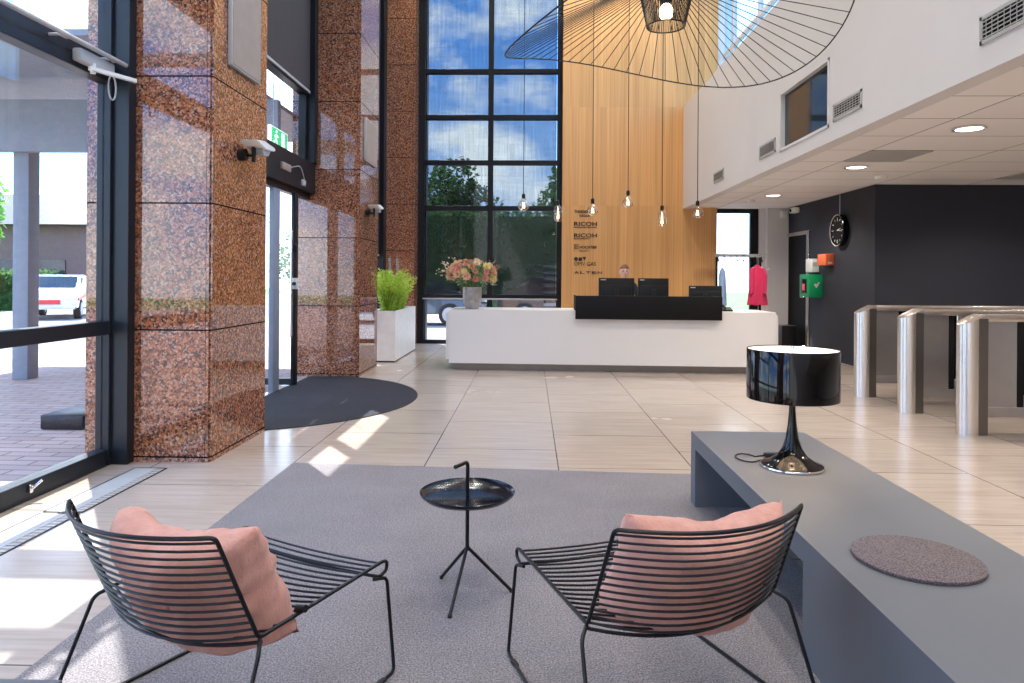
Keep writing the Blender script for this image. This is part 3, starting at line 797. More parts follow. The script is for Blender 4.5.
# receptionist -------------------------------------------------------
def skin_body(name, joints, edges, mat, parent, sub=2):
    me = bpy.data.meshes.new(name); me.from_pydata([j[0] for j in joints], edges, []); me.update()
    o = bpy.data.objects.new(name, me); C.objects.link(o); o.parent = parent
    md = o.modifiers.new('s', 'SKIN')
    sv = me.skin_vertices[0] if me.skin_vertices else None
    if sv is None:
        bm = bmesh.new(); bm.from_mesh(me); bm.verts.layers.skin.verify(); bm.to_mesh(me); bm.free(); sv = me.skin_vertices[0]
    for i, j in enumerate(joints):
        r = j[1]; sv.data[i].radius = r if isinstance(r, tuple) else (r, r)
    sv.data[0].use_root = True
    o.modifiers.new('u', 'SUBSURF').levels = sub; o.modifiers['u'].render_levels = sub
    bpy.context.view_layer.update()
    dg = bpy.context.evaluated_depsgraph_get()
    m2 = bpy.data.meshes.new_from_object(o.evaluated_get(dg))
    o.modifiers.clear(); o.data = m2; m2.name = name
    m2.materials.clear(); m2.materials.append(M[mat])
    for p in m2.polygons: p.use_smooth = True
    return o
pe = thing('person', 'receptionist with short brown hair looking over the monitors', 'person', (1.56, 11.72, 0))
J = [((0, 0, .88), .13), ((0, 0, 1.05), (.15, .105)), ((0, 0, 1.22), (.175, .11)), ((0, 0, 1.31), (.12, .085)), ((0, -.01, 1.385), .052),
     ((.17, 0, 1.275), .052), ((-.17, 0, 1.275), .052), ((.23, -.03, 1.05), .042), ((-.23, -.03, 1.05), .042), ((.19, -.25, .96), .034), ((-.19, -.25, .96), .034),
     ((.17, -.33, .95), .03), ((-.17, -.33, .95), .03),
     ((.095, 0, .80), .095), ((-.095, 0, .80), .095), ((.10, -.02, .45), .06), ((-.10, -.02, .45), .06), ((.10, .02, .07), .042), ((-.10, .02, .07), .042), ((.11, -.13, .03), .03), ((-.11, -.13, .03), .03)]
E_ = [(0, 1), (1, 2), (2, 3), (3, 4), (3, 5), (3, 6), (5, 7), (6, 8), (7, 9), (8, 10), (9, 11), (10, 12), (0, 13), (0, 14), (13, 15), (14, 16), (15, 17), (16, 18), (17, 19), (18, 20)]
skin_body('body', J, E_, 'suit', pe)
# head
bm = bmesh.new(); bmesh.ops.create_uvsphere(bm, u_segments=32, v_segments=24, radius=1)
for v in bm.verts:
    x, y, z = v.co
    w = .077 * (1 - .16 * max(0, -z) ** 1.5); d = .095
    nx, ny, nz = x * w, y * d, z * .115
    if y < 0:   # face side
        n_ = math.exp(-((x / .16) ** 2)) * math.exp(-(((z + .12) / .2) ** 2)); ny -= .022 * n_
        for s in (-1, 1): ny += .014 * math.exp(-(((x - s * .40) / .2) ** 2) - (((z - .08) / .13) ** 2))
        ny -= .006 * math.exp(-(((z - .24) / .09) ** 2)) * (abs(x) < .7)
        ny -= .007 * math.exp(-((x / .3) ** 2) - (((z + .48) / .1) ** 2))
    v.co = (nx, ny, nz + 1.495)
head = obj('head', bm, 'skin', pe, world=False)
bm = bmesh.new(); add_tube(bm, [(0, 0, 1.34), (0, -.005, 1.43)], .05, 16); obj('neck', bm, 'skin', head, world=False)
for s in (-1, 1):
    bm = bmesh.new(); bmesh.ops.create_uvsphere(bm, u_segments=12, v_segments=8, radius=1, matrix=Matrix.Translation((s * .079, .01, 1.49)) @ Matrix.Diagonal((.010, .022, .033, 1)))
    obj('ear', bm, 'skin', head, world=False)
    bm = bmesh.new(); bmesh.ops.create_uvsphere(bm, u_segments=12, v_segments=8, radius=1, matrix=Matrix.Translation((s * .030, -.082, 1.504)) @ Matrix.Diagonal((.013, .008, .007, 1)))
    obj('eye', bm, 'black_gloss', head, world=False)
    bm = bmesh.new(); add_tube(bm, [(s * .015, -.097, 1.522), (s * .03, -.098, 1.527), (s * .046, -.090, 1.522)], .004, 6); obj('eyebrow', bm, 'hair', head, world=False)
bm = bmesh.new(); add_tube(bm, [(-.024, -.092, 1.436), (0, -.100, 1.434), (.024, -.092, 1.436)], .005, 6); obj('mouth', bm, 'petal_rose', head, world=False)
bm = bmesh.new(); bmesh.ops.create_uvsphere(bm, u_segments=28, v_segments=20, radius=1)
for v in list(bm.verts):
    x, y, z = v.co
    lim = .42 if y < -.1 else (.0 if y < .3 else -.45)
    if z < lim - .01 and z < .9: v.co = (x * .068, y * .080, max(z, -.5) * .10 + 1.495)
    else:
        k = 1 + .04 * noise.noise(Vector((x * 8, y * 8, z * 8)))
        v.co = (x * .083 * k, y * .100 * k, z * .128 * k + 1.497)
obj('hair', bm, 'hair', pe, world=False)
for s in (-1, 1):   # hands resting on the desk
    JJ = [((s * .17, -.33, .95), .026), ((s * .165, -.40, .945), (.034, .016))]
    EE = [(0, 1)]
    for k in range(4):
        x = s * (.145 + .014 * k); L = (.062, .072, .068, .052)[k]
        i = len(JJ); JJ += [((x, -.425, .945), .009), ((x, -.425 - L * .55, .948), .008), ((x, -.425 - L, .935), .007)]; EE += [(1, i), (i, i + 1), (i + 1, i + 2)]
    i = len(JJ); JJ += [((s * .13, -.375, .945), .010), ((s * .112, -.41, .942), .009)]; EE += [(1, i), (i, i + 1)]
    skin_body('hand', JJ, EE, 'skin', pe, 1)

# ------------------------------------------------------------------ vase and bouquet
tag(obj('flower_vase', lathe([(.085, 0), (.105, .02), (.135, .12), (.145, .22), (.143, .33), (.133, .335), (.130, .25), (.09, .06), (.0, .05)], -.885, 10.62, 40, .905, True, False), 'vase_grey'), 'grey glazed vase standing on the left end of the reception desk', 'vase')
bq = thing('flower_bouquet', 'round bouquet of peach, yellow and rose flowers in the grey vase', 'flowers', (-.905, 10.62, 1.20))
cx, cy, cz = -.90, 10.62, 1.44
bm = bmesh.new()
for k in range(60):
    a = random.uniform(0, 2 * PI); e_ = random.uniform(.05, 1.4); R = random.uniform(.2, .36)
    p = V(cx + R * 1.0 * math.cos(a) * math.cos(e_), cy + R * .8 * math.sin(a) * math.cos(e_), 1.32 + R * .85 * math.sin(e_))
    add_tube(bm, [(cx + random.uniform(-.05, .05), cy + random.uniform(-.05, .05), 1.10), p], .003, 4)
obj('stems', bm, 'stem', bq)
bm = bmesh.new()
def add_leafquad(bm, p, d, L, W, n=None):
    d = d.normalized(); s = d.cross(n if n else Vector((random.uniform(-1, 1), random.uniform(-1, 1), random.uniform(-1, 1)))).normalized()
    q = [p, p + d * L * .4 + s * W, p + d * L, p + d * L * .4 - s * W]
    bm.faces.new([bm.verts.new(v) for v in q])
for k in range(500):
    a = random.uniform(0, 2 * PI); e_ = random.uniform(-.35, 1.5); R = random.uniform(.12, .33)
    d = V(math.cos(a) * math.cos(e_), math.sin(a) * math.cos(e_), math.sin(e_))
    p = V(cx, cy, 1.36) + V(d.x * R * 1.1, d.y * R, d.z * R * .8)
    add_leafquad(bm, p, d + V(random.uniform(-.6, .6), random.uniform(-.6, .6), random.uniform(-.4, .6)), random.uniform(.04, .09), .013)
obj('foliage', bm, 'leaf_sage', bq, smooth=0)['kind'] = 'stuff'
kinds = ['petal_peach', 'petal_yellow', 'petal_rose', 'petal_cream', 'petal_rust', 'petal_peach']
def bloom(p, d, r, mat):
    bm = bmesh.new(); d = d.normalized(); u = d.orthogonal().normalized(); w = d.cross(u)
    for ring, (n, tilt, L) in enumerate(((9, .35, 1.), (8, .75, .8), (6, 1.15, .55))):
        for k in range(n):
            a = 2 * PI * (k + ring * .5) / n + random.uniform(-.1, .1); o_ = u * math.cos(a) + w * math.sin(a)
            dd = o_ * math.cos(tilt) + d * math.sin(tilt); tg = d.cross(o_); c0 = p + d * .004 * ring
            L_ = r * L; W = r * .30
            vs = [c0, c0 + dd * L_ * .5 + tg * W, c0 + dd * L_ + d * L_ * .12, c0 + dd * L_ * .5 - tg * W]
            bm.faces.new([bm.verts.new(v) for v in vs])
    bmesh.ops.create_uvsphere(bm, u_segments=8, v_segments=6, radius=r * .16, matrix=Matrix.Translation(p + d * r * .12))
    return obj('bloom', bm, mat, bq, smooth=0)
pts = []
for k in range(46):
    best = None
    for _ in range(20):
        a = random.uniform(0, 2 * PI); z_ = random.uniform(-.35, 1)
        q = math.sqrt(1 - z_ * z_); d = V(math.cos(a) * q, math.sin(a) * q, z_)
        m_ = min([(d - o_).length for o_ in pts], default=9)
        if best is None or m_ > best[0]: best = (m_, d)
    pts.append(best[1])
for k, d in enumerate(pts):
    p = V(cx + d.x * .345, cy + d.y * .26, 1.415 + d.z * (.225 if d.z > 0 else .16))
    bloom(p, d + V(0, -.4, .1), random.uniform(.05, .085), random.choice(kinds))
# wispy sprigs at the left and right
for (sx, sz, n) in ((-.50, 1.46, 10), (-.46, 1.60, 8), (-.30, 1.69, 6), (.42, 1.55, 7), (.37, 1.64, 6)):
    bm = bmesh.new(); e_ = V(cx + sx, cy - .05, sz); s_ = V(cx + sx * .4, cy, 1.42)
    add_tube(bm, [s_, (s_ + e_) / 2 + V(0, 0, .03), e_], .0025, 4)
    for k in range(n * 2):
        q = s_.lerp(e_, random.uniform(.45, 1.02)) + V(random.uniform(-.05, .05), random.uniform(-.05, .05), random.uniform(-.05, .05))
        bmesh.ops.create_icosphere(bm, subdivisions=1, radius=random.uniform(.008, .014), matrix=Matrix.Translation(q))
    obj('sprig', bm, 'petal_cream' if sx < 0 else 'petal_rust', bq)

# ------------------------------------------------------------------ planter and feathery plants
t = thing('planter_box', 'long white planter box standing between two granite pillars', 'planter', (-2.40, 12.3, 0))
bm = bmesh.new()
for b in ((-2.62, -2.19, 11.32, 11.35), (-2.62, -2.19, 13.27, 13.30), (-2.62, -2.59, 11.35, 13.27), (-2.22, -2.19, 11.35, 13.27)): add_box(bm, *b, .02, .83)
add_box(bm, -2.59, -2.22, 11.35, 13.27, .02, .1)
obj('planter_body', bm, 'planter_white', t, smooth=0)
obj('planter_plinth', bx(-2.60, -2.21, 11.34, 13.28, 0, .02), 'black_matte', t)
obj('soil', bx(-2.59, -2.22, 11.35, 13.27, .64, .70), 'soil', t)
def feathery(x, y, hgt, spread, label, n=34):
    t = thing('feathery_plant', label, 'plant', (x, y, .70), group='feathery green plants in the white planter')
    st = bmesh.new(); lf = bmesh.new()
    for k in range(n):
        a = random.uniform(0, 2 * PI); L = hgt * random.uniform(.55, 1.0); s = spread * random.uniform(.2, 1.)
        P = []
        for i in range(9):
            q = i / 8
            P.append(V(x + .05 * math.cos(a) + s * math.cos(a) * q ** 1.6, y + .05 * math.sin(a) + s * math.sin(a) * q ** 1.6, .70 + L * (q - .28 * q ** 3)))
        add_tube(st, P, [.004 * (1 - .7 * i / 8) for i in range(9)], 4)
        for i in range(2, 9):
            for _ in range(11):
                p = P[i - 1].lerp(P[i], random.random()); d = V(random.uniform(-1, 1), random.uniform(-1, 1), random.uniform(-.3, .8))
                add_leafquad(lf, p, d, random.uniform(.035, .085), .0055)
    obj('stalks', st, 'stem', t); o = obj('foliage', lf, 'leaf_fern', t, smooth=0); o['kind'] = 'stuff'
feathery(-2.39, 11.62, 1.12, .33, 'bright feathery green plant at the near end of the white planter', 95)
feathery(-2.39, 12.25, 1.02, .33, 'bright feathery green plant, second in the white planter', 60)
feathery(-2.39, 12.88, .92, .32, 'bright feathery green plant at the far end of the white planter')

# ------------------------------------------------------------------ coat rack with garments
t = thing('coat_rack', 'grey coat rail with hooks standing before the narrow window', 'coat rack', (4.03, 13.6, 0))
bm = bmesh.new(); add_box(bm, 3.55, 4.52, 13.58, 13.62, 1.81, 1.85, bev=.006); obj('rail', bm, 'grey_plastic', t)
bm = bmesh.new(); add_box(bm, 3.55, 4.52, 13.56, 13.76, 1.855, 1.87); obj('hat_shelf', bm, 'grey_plastic', t)
for x in (3.57, 4.40):
    bm = bmesh.new(); add_box(bm, x, x + .04, 13.62, 13.66, .03, 1.86); obj('post', bm, 'black_plastic', t)
    bm = bmesh.new(); add_box(bm, x - .01, x + .05, 13.42, 13.86, 0, .03, bev=.008); obj('foot', bm, 'black_plastic', t)
for k in range(8):
    x = 3.60 + k * .117
    bm = bmesh.new(); add_tube(bm, round_path([(x, 13.58, 1.82), (x, 13.55, 1.80), (x, 13.55, 1.72), (x, 13.51, 1.72), (x, 13.51, 1.76)], .02), .008, 6)
    obj('hook', bm, 'black_plastic', t)
def garment(name, label, cat, x, z0, z1, wt, wb, mat, seed, sleeves=True):
    t = thing(name, label, cat, (x, 13.5, z0))
    bm = bmesh.new(); n = 36; rows = 14; rings = []
    for j in range(rows + 1):
        q = j / rows; z = z1 - (z1 - z0) * q
        w = wt * .25 + (wt * .75) * min(1, q * 6) ** .6 if q < .16 else wt + (wb - wt) * ((q - .16) / .84)
        dd = .055 + .03 * q
        ring = []
        for k in range(n):
            a = 2 * PI * k / n; rip = 1 + (.16 * q) * math.sin(a * 7 + seed + 2 * q)
            ring.append(bm.verts.new((x + w / 2 * math.cos(a) * rip, 13.5 + dd * math.sin(a) * rip, z + .012 * math.sin(a * 5 + seed) * q)))
        rings.append(ring)
    for A, B in zip(rings, rings[1:]):
        for k in range(n): bm.faces.new((A[k], A[(k + 1) % n], B[(k + 1) % n], B[k]))
    bm.faces.new(rings[0])
    obj('garment_body', bm, mat, t, smooth=80)
    if sleeves:
        for s in (-1, 1):
            bm = bmesh.new(); add_tube(bm, [(x + s * wt * .38, 13.47, z1 - .07), (x + s * wt * .52, 13.44, z1 - .22), (x + s * wt * .50, 13.43, z1 - (z1 - z0) * .72)], [.05, .05, .038], 12)
            obj('sleeve', bm, mat, t)
    bm = bmesh.new(); add_tube(bm, round_path([(x, 13.53, z1 + .12), (x, 13.50, z1 + .15), (x, 13.50, z1 - .01)], .02), .004, 6)
    add_tube(bm, [(x - wt * .4, 13.5, z1 - .06), (x, 13.5, z1 + .0), (x + wt * .4, 13.5, z1 - .06)], .007, 6); obj('hanger', bm, 'white_plastic', t)
garment('pink_coat', 'bright pink coat hanging from the rail before the narrow window', 'coat', 4.32, .90, 1.66, .24, .36, 'pink_coat', 1)
garment('blue_garment', 'pale blue garment hanging at the left end of the rail', 'coat', 3.66, .88, 1.60, .13, .16, 'blue_cloth', 3, False)
bm = bmesh.new(); add_tube(bm, round_path([(4.47, 13.52, 1.74), (4.47, 13.5, 1.77), (4.47, 13.5, 1.68)], .02), .005, 6)
add_tube(bm, [(4.34, 13.52, 1.58), (4.47, 13.5, 1.68), (4.56, 13.48, 1.58), (4.34, 13.52, 1.58)], .007, 6)
tag(obj('clothes_hanger', bm, 'white_plastic'), 'empty white clothes hanger at the right end of the rail', 'hanger')

# ------------------------------------------------------------------ turnstiles
def turnstile(y, label, sc=1.):
    t = thing('security_gate', label, 'turnstile', (5.0, y, 0), group='brushed steel security gates')
    x0 = 3.855; hw = .105
    bm = bmesh.new(); poly = []
    for k in range(17):
        a = PI / 2 + PI * k / 16; poly.append((x0 + .135 + .135 * math.cos(a), y + hw * math.sin(a)))
    poly += [(x0 + .205, y - hw), (x0 + .205, y + hw)]
    A = [bm.verts.new((p[0], p[1], 0)) for p in poly]; B = [bm.verts.new((p[0], p[1], .985 + .10 * (p[0] - x0) / .205)) for p in poly]
    bm.faces.new(A[::-1]); bm.faces.new(B)
    for k in range(len(poly)): bm.faces.new((A[k], A[(k + 1) % len(poly)], B[(k + 1) % len(poly)], B[k]))
    obj('end_post', bm, 'steel', t, smooth=30)
    obj('post_dark_reflection', bx(x0 + .125, x0 + .204, y - hw - .003, y - hw + .002, .01, .985 + .10 * .61), 'steel_dark_reflection', t, smooth=0)  # dark reflection painted on the post's flat face as a thin sheet
    obj('top_rail', bx(x0 + .205, 6.6, y - hw, y + hw, 1.02, 1.085, bev=.004), 'steel', t)
    obj('side_panel', bx(x0 + .205, 4.33, y - .075, y + .075, .26, 1.02), 'steel_panel', t)
    obj('dark_gap_strip', bx(4.335, 4.39, y - .08, y + .08, .17, 1.02, bev=.01), 'black_matte', t)  # solid black strip standing in for the shaded gap beside the panel
    obj('side_panel', bx(4.64, 6.32, y - .075, y + .075, .26, 1.02), 'steel_panel', t)
    obj('base_rail', bx(x0 + .205, 6.6, y - .085, y + .085, .17, .26, bev=.006), 'steel_panel', t)
    bm = bmesh.new(); add_tube(bm, [(4.45, y - .03, .26), (4.45, y - .03, 1.02)], .035, 16); obj('pivot_column', bm, 'chrome', t)
    bm = bmesh.new(); add_box(bm, 4.40, 4.60, y - .09, y + .08, .26, .36, bev=.01); add_box(bm, 4.42, 4.58, y - .10, y - .09, .29, .33); obj('pivot_bracket', bm, 'grey_plastic', t)
    obj('glass_wing', bx(4.445, 4.457, y - .42, y - .07, .36, .98), 'glass', t, smooth=0)
    obj('end_post', bx(6.32, 6.60, y - hw, y + hw, 0, 1.02, bev=.03, seg=3), 'steel', t)
turnstile(8.44, 'steel security gate farthest from the bench')
turnstile(7.45, 'middle steel security gate')
turnstile(6.43, 'steel security gate nearest the bench')

# ------------------------------------------------------------------ pendant bulbs
PEND = [(-.108, 2.40, 0, 'round glass bulb pendant hanging before the gridded window'), (.379, 2.29, 1, 'long glass bulb pendant at the right frame of the gridded window'),
        (.865, 2.335, 0, 'round glass bulb pendant hanging over the topmost logo'), (1.361, 2.45, 0, 'highest glass bulb pendant, fourth from the left'),
        (1.839, 2.225, 1, 'long glass bulb pendant hanging lowest over the black screen'), (2.333, 2.31, 0, 'rightmost glass bulb pendant at the corner of the white wall')]
for x, z, kd, lab in PEND:
    t = thing('bulb_pendant', lab, 'lamp', (x, 9.9, z), group='bare bulb pendants over the desk')
    if kd == 0: prof = [(.001, -.075), (.045, -.066), (.075, -.03), (.080, .005), (.066, .045), (.04, .075), (.024, .09), (.022, .11)]
    else: prof = [(.001, -.115), (.04, -.108), (.058, -.08), (.060, .06), (.05, .09), (.028, .11), (.022, .125)]
    zz = .11 if kd == 0 else .125
    obj('glass_bulb', lathe(prof, x, 9.9, 24, z, False, False), 'amber_glass', t)
    bm = bmesh.new()
    for k in range(5):
        a = 2 * PI * k / 5; r = .02 if kd == 0 else .014; L = .035 if kd == 0 else .07
        add_tube(bm, [(x + r * math.cos(a), 9.9 + r * math.sin(a), z - L), (x + r * .4 * math.cos(a), 9.9 + r * .4 * math.sin(a), z + L)], .003, 5)
    obj('filament', bm, 'filament', t)
    obj('socket', lathe([(.024, 0), (.026, .06), (.012, .075)], x, 9.9, 16, z + zz - .01), 'black_plastic', t)
    bm = bmesh.new(); add_tube(bm, [(x, 9.9, z + zz + .05), (x, 9.9, ZT)], .0055, 6); obj('cord', bm, 'black_plastic', t)

# ------------------------------------------------------------------ large wire chandelier
chn = thing('wire_chandelier', 'huge wavy black wire ceiling lamp with glowing bulb above the lounge', 'lamp', (.796, 4.2, 2.88))
R0, cX, cY = 1.0, .838, 4.2
def rim(a): return V(cX + R0 * math.cos(a), cY + R0 * math.sin(a), 2.885 + .09 * math.cos(a) - .094 * math.sin(a) - .083 * math.cos(2 * a) - .153 * math.sin(2 * a))
iX, iY, iZ, iR = .796, 4.2, 2.885, .112
bm = bmesh.new(); add_tube(bm, [rim(2 * PI * k / 120) for k in range(120)], .0045, 6, closed=True); obj('outer_ring', bm, 'black_steel', chn)
bm = bmesh.new(); add_tube(bm, [(iX + iR * math.cos(2 * PI * k / 40), iY + iR * math.sin(2 * PI * k / 40), iZ) for k in range(40)], .004, 6, closed=True); obj('inner_ring', bm, 'black_steel', chn)
bm = bmesh.new(); add_tube(bm, [(iX + .165 * math.cos(2 * PI * k / 40), iY + .165 * math.sin(2 * PI * k / 40), iZ + .24) for k in range(40)], .004, 6, closed=True); obj('crown_ring', bm, 'black_steel', chn)
NW = 66
for k in range(NW):
    a = 2 * PI * k / NW
    bm = bmesh.new(); add_tube(bm, [V(iX + .165 * math.cos(a), iY + .165 * math.sin(a), iZ + .24), rim(a)], .0027, 5); obj('wire', bm, 'black_steel', chn)
bm = bmesh.new()
for k in range(NW):
    a = 2 * PI * k / NW; b = a + .0
    add_tube(bm, [(iX + iR * math.cos(a), iY + iR * math.sin(a), iZ), (iX + .165 * math.cos(b), iY + .165 * math.sin(b), iZ + .24)], .0024, 4)
o = obj('crown_wires', bm, 'black_steel', chn); o['kind'] = 'stuff'
obj('bulb', lathe([(.001, -.045), (.028, -.038), (.042, -.012), (.042, .01), (.03, .035), (.018, .05)], iX, iY, 24, iZ + .085, False, False), 'bulb_glow', chn)
bm = lathe([(.022, .13), (.035, .15), (.035, .25), (.012, .27)], iX, iY, 20, iZ); obj('bulb_socket', bm, 'black_plastic', chn)
bm = bmesh.new(); add_tube(bm, [(iX, iY, iZ + .26), (iX, iY, ZT)], .005, 6)
for k in range(3):
    a = 2 * PI * k / 3; add_tube(bm, [(iX + .165 * math.cos(a), iY + .165 * math.sin(a), iZ + .24), (iX, iY, iZ + .27)], .003, 5)
obj('hanging_cord', bm, 'black_plastic', chn)

# ------------------------------------------------------------------ bench, lamp, pad
bn = thing('low_bench', 'long low grey laminate bench running along the right of the rug', 'bench', (1.345, 2.8, 0))
obj('bench_body', prism([(.9, .006), (.9, .44), (4.37, .44), (4.37, .006), (4.26, .006), (4.26, .352), (2.585, .352), (2.585, .006)], 'x', 1.0, 1.69), 'bench_lam', bn, smooth=0)
obj('rear_panel', bx(1.60, 1.69, 2.585, 4.26, .006, .352), 'bench_lam', bn)
tag(obj('seat_pad', lathe([(.197, 0), (.200, .004), (.200, .012), (.197, .014)], 1.302, 2.39, 64, .44), ['felt']), 'round grey felt seat pad lying on the bench', 'seat pad')
bl = bx(-1.95, -1.08, .9, 1.60, .35, .44, bev=.002, seg=1); add_box(bl, -1.95, -1.08, .9, 1.5, .006, .35)
tag(obj('low_table', bl, 'bench_lam'), 'grey low table whose edge just enters at the bottom left', 'table')

lx, ly = 1.318, 3.557
lp = thing('table_lamp', 'glossy black table lamp with drum shade standing on the bench', 'lamp', (lx, ly, .44))
obj('lamp_base', lathe([(.148, 0), (.150, .004), (.150, .012), (.142, .020), (.108, .032), (.072, .058), (.048, .095), (.032, .145), (.022, .21), (.016, .28), (.014, .36)], lx, ly, 64, .44), 'black_gloss', lp)
obj('chrome_rim', lathe([(.1505, .001), (.1530, .003), (.1530, .010), (.1505, .013)], lx, ly, 64, .44), 'chrome', lp)
SR = .218
obj('lamp_shade', lathe([(SR, .343), (SR + .002, .345), (SR + .002, .590), (SR, .593), (SR - .004, .590), (SR - .004, .345)], lx, ly, 72, .44, False, False), 'black_gloss', lp)
obj('shade_lining', lathe([(SR - .005, .348), (SR - .005, .588)], lx, ly, 64, .44, False, False), 'shade_inner', lp)
obj('diffuser', lathe([(.001, 0), (SR - .006, 0), (SR - .006, .003), (.001, .003)], lx, ly, 64, .44 + .565, False, False), 'shade_inner', lp)
bm = bmesh.new(); add_tube(bm, [(lx, ly, .79), (lx, ly, 1.035)], .005, 8); bmesh.ops.create_uvsphere(bm, u_segments=12, v_segments=8, radius=.012, matrix=Matrix.Translation((lx, ly, 1.037))); obj('finial', bm, 'chrome', lp)
obj('lamp_bulb', lathe([(.001, -.04), (.03, -.03), (.04, 0), (.03, .03), (.012, .05)], lx, ly + .0, 20, .90, False, False), 'bulb_glow', lp)
bm = bmesh.new()
loop = [(1.205, 3.665)] + [(1.14 + .055 * math.cos(a), 3.71 + .085 * math.sin(a)) for a in [-.6 - k * .45 for k in range(13)]] + [(1.215, 3.75), (1.25, 3.765)]
add_tube(bm, [(a, b, .445) for a, b in loop], .0035, 6)
add_tube(bm, [(1.20, 3.66, .445), (1.23, 3.63, .445)], .0035, 6)
lc = obj('power_cord', bm, 'black_plastic', lp)
obj('cord_switch', bx(1.245, 1.325, 3.735, 3.775, .44, .462, bev=.008), 'black_plastic', lc)

# ------------------------------------------------------------------ tripod side table
tx, ty = -.267, 3.03
tb = thing('tray_table', 'small round black tray table on a tripod between the lounge chairs', 'table', (tx, ty, 0))
obj('tray', lathe([(.001, .432), (.185, .432), (.203, .447), (.2065, .456), (.2045, .457), (.199, .449), (.182, .437), (.001, .437)], tx, ty, 64, 0, False, False), 'tray_black', tb)
bm = bmesh.new(); add_tube(bm, round_path([(tx, ty, .20), (tx, ty, .583), (tx - .045, ty - .09, .583)], .022, 6), .0085, 12); obj('pole_handle', bm, 'black_steel', tb)
for fx, fy in ((-.398, 3.192), (-.318, 2.826), (-.075, 3.067)):
    bm = bmesh.new(); add_tube(bm, [(tx, ty, .215), (fx, fy, .012)], .0075, 10); lg = obj('leg', bm, 'black_steel', tb)
    bm = bmesh.new(); add_tube(bm, [(fx, fy, .006), (fx, fy, .018)], .009, 10); obj('foot', bm, 'rubber', lg)

# ------------------------------------------------------------------ wire lounge chairs
def lounge_chair(loc, rz, label):
    t = thing('wire_lounge_chair', label, 'chair', loc, rz, 'black wire lounge chairs')
    wt, yt, zt, wj, zj, wf, yf, zf, wg, yg = .323, -.135, .691, .334, .372, .337, .553, .392, .36, .570
    rf = .0062
    side = []
    # side and top frame: one continuous rod
    bm = bmesh.new()
    def bowed(p, q, n, back, down, dirv=None):
        out = []
        for k in range(n + 1):
            u = k / n; s = 4 * u * (1 - u)
            b = Vector(p).lerp(Vector(q), u)
            out.append(b + Vector((0, -back * s, -down * s)))
        return out
    def curve_rod(p, q, back, down):
        P = bowed(p, q, 14, back, down); return P
    L = [(-wf, yf - .030, zf - .045), (-wf, yf + .010, zf - .036), (-wf, yf + .012, zf - .006), (-wf, yf - .012, zf + .002), (-wj, .0, zj), (-wt, yt, zt)]
    Rr = [(-x, y, z) for x, y, z in L][::-1]
    top = bowed((-wt, yt, zt), (wt, yt, zt), 14, .12, .0)
    path = round_path(L[:-1] + top + Rr[1:], .016, 4)
    add_tube(bm, path, rf, 8)
    obj('side_frame', bm, 'black_steel', t, world=False)
    # back wires
    nb = 14
    for k in range(nb):
        u = (k + .35) / nb
        w = wj + (wt - wj) * u; y = yt * u; z = zj + (zt - zj) * u
        P = bowed((-w, y, z), (w, y, z), 14, .10 + .02 * u, .030 * (1 - u))
        b = bmesh.new(); add_tube(b, P, .0037, 6); obj('back_wire', b, 'black_steel', t, world=False)
    # seat wires
    ns = 18
    for k in range(ns):
        u = (k + .45) / ns
        y = yf - .012 - (yf - .012) * u; z = zf + (zj - zf) * u; w = wf + (wj - wf) * u
        P = bowed((-w, y, z), (w, y, z), 12, .055 * u * u, .012 + .030 * u)
        b = bmesh.new(); add_tube(b, P, .0037, 6); obj('seat_wire', b, 'black_steel', t, world=False)
    b = bmesh.new(); add_tube(b, bowed((-wf, yf - .030, zf - .045), (wf, yf - .030, zf - .045), 12, .0, .012), .0062, 8); obj('front_crossbar', b, 'black_steel', t, world=False)
    b = bmesh.new(); add_tube(b, bowed((-wj, .012, zj - .016), (wj, .012, zj - .016), 12, .07, .035), .0055, 8); obj('rear_crossbar', b, 'black_steel', t, world=False)
    for s in (-1, 1):
        b = bmesh.new()
        pth = round_path([(s * wf, yf - .060, zf - .043), (s * (wf + .006), yf + .004, zf - .058), (s * (wg + .004), yg + .004, .0065), (s * .395, -.17, .0065), (s * (wj + .034), -.03, zj - .022), (s * (wj + .001), .004, zj - .004)], .022, 5)
        add_tube(b, pth, .0062, 8); obj('leg', b, 'black_steel', t, world=False)
        for yy, gx in ((.50, .366), (-.11, .393)):
            b = bmesh.new(); add_box(b, s * gx - .009, s * gx + .009, yy - .02, yy + .02, 0, .013, bev=.003, seg=1); obj('glide', b, 'rubber', t, world=False)
    return t
CH = [((.481, 2.162, .006), .387, 'black wire lounge chair next to the bench, on the right'), ((-1.046, 2.07, .006), -.460, 'black wire lounge chair in the sun at the left')]
for a in CH: lounge_chair(*a)

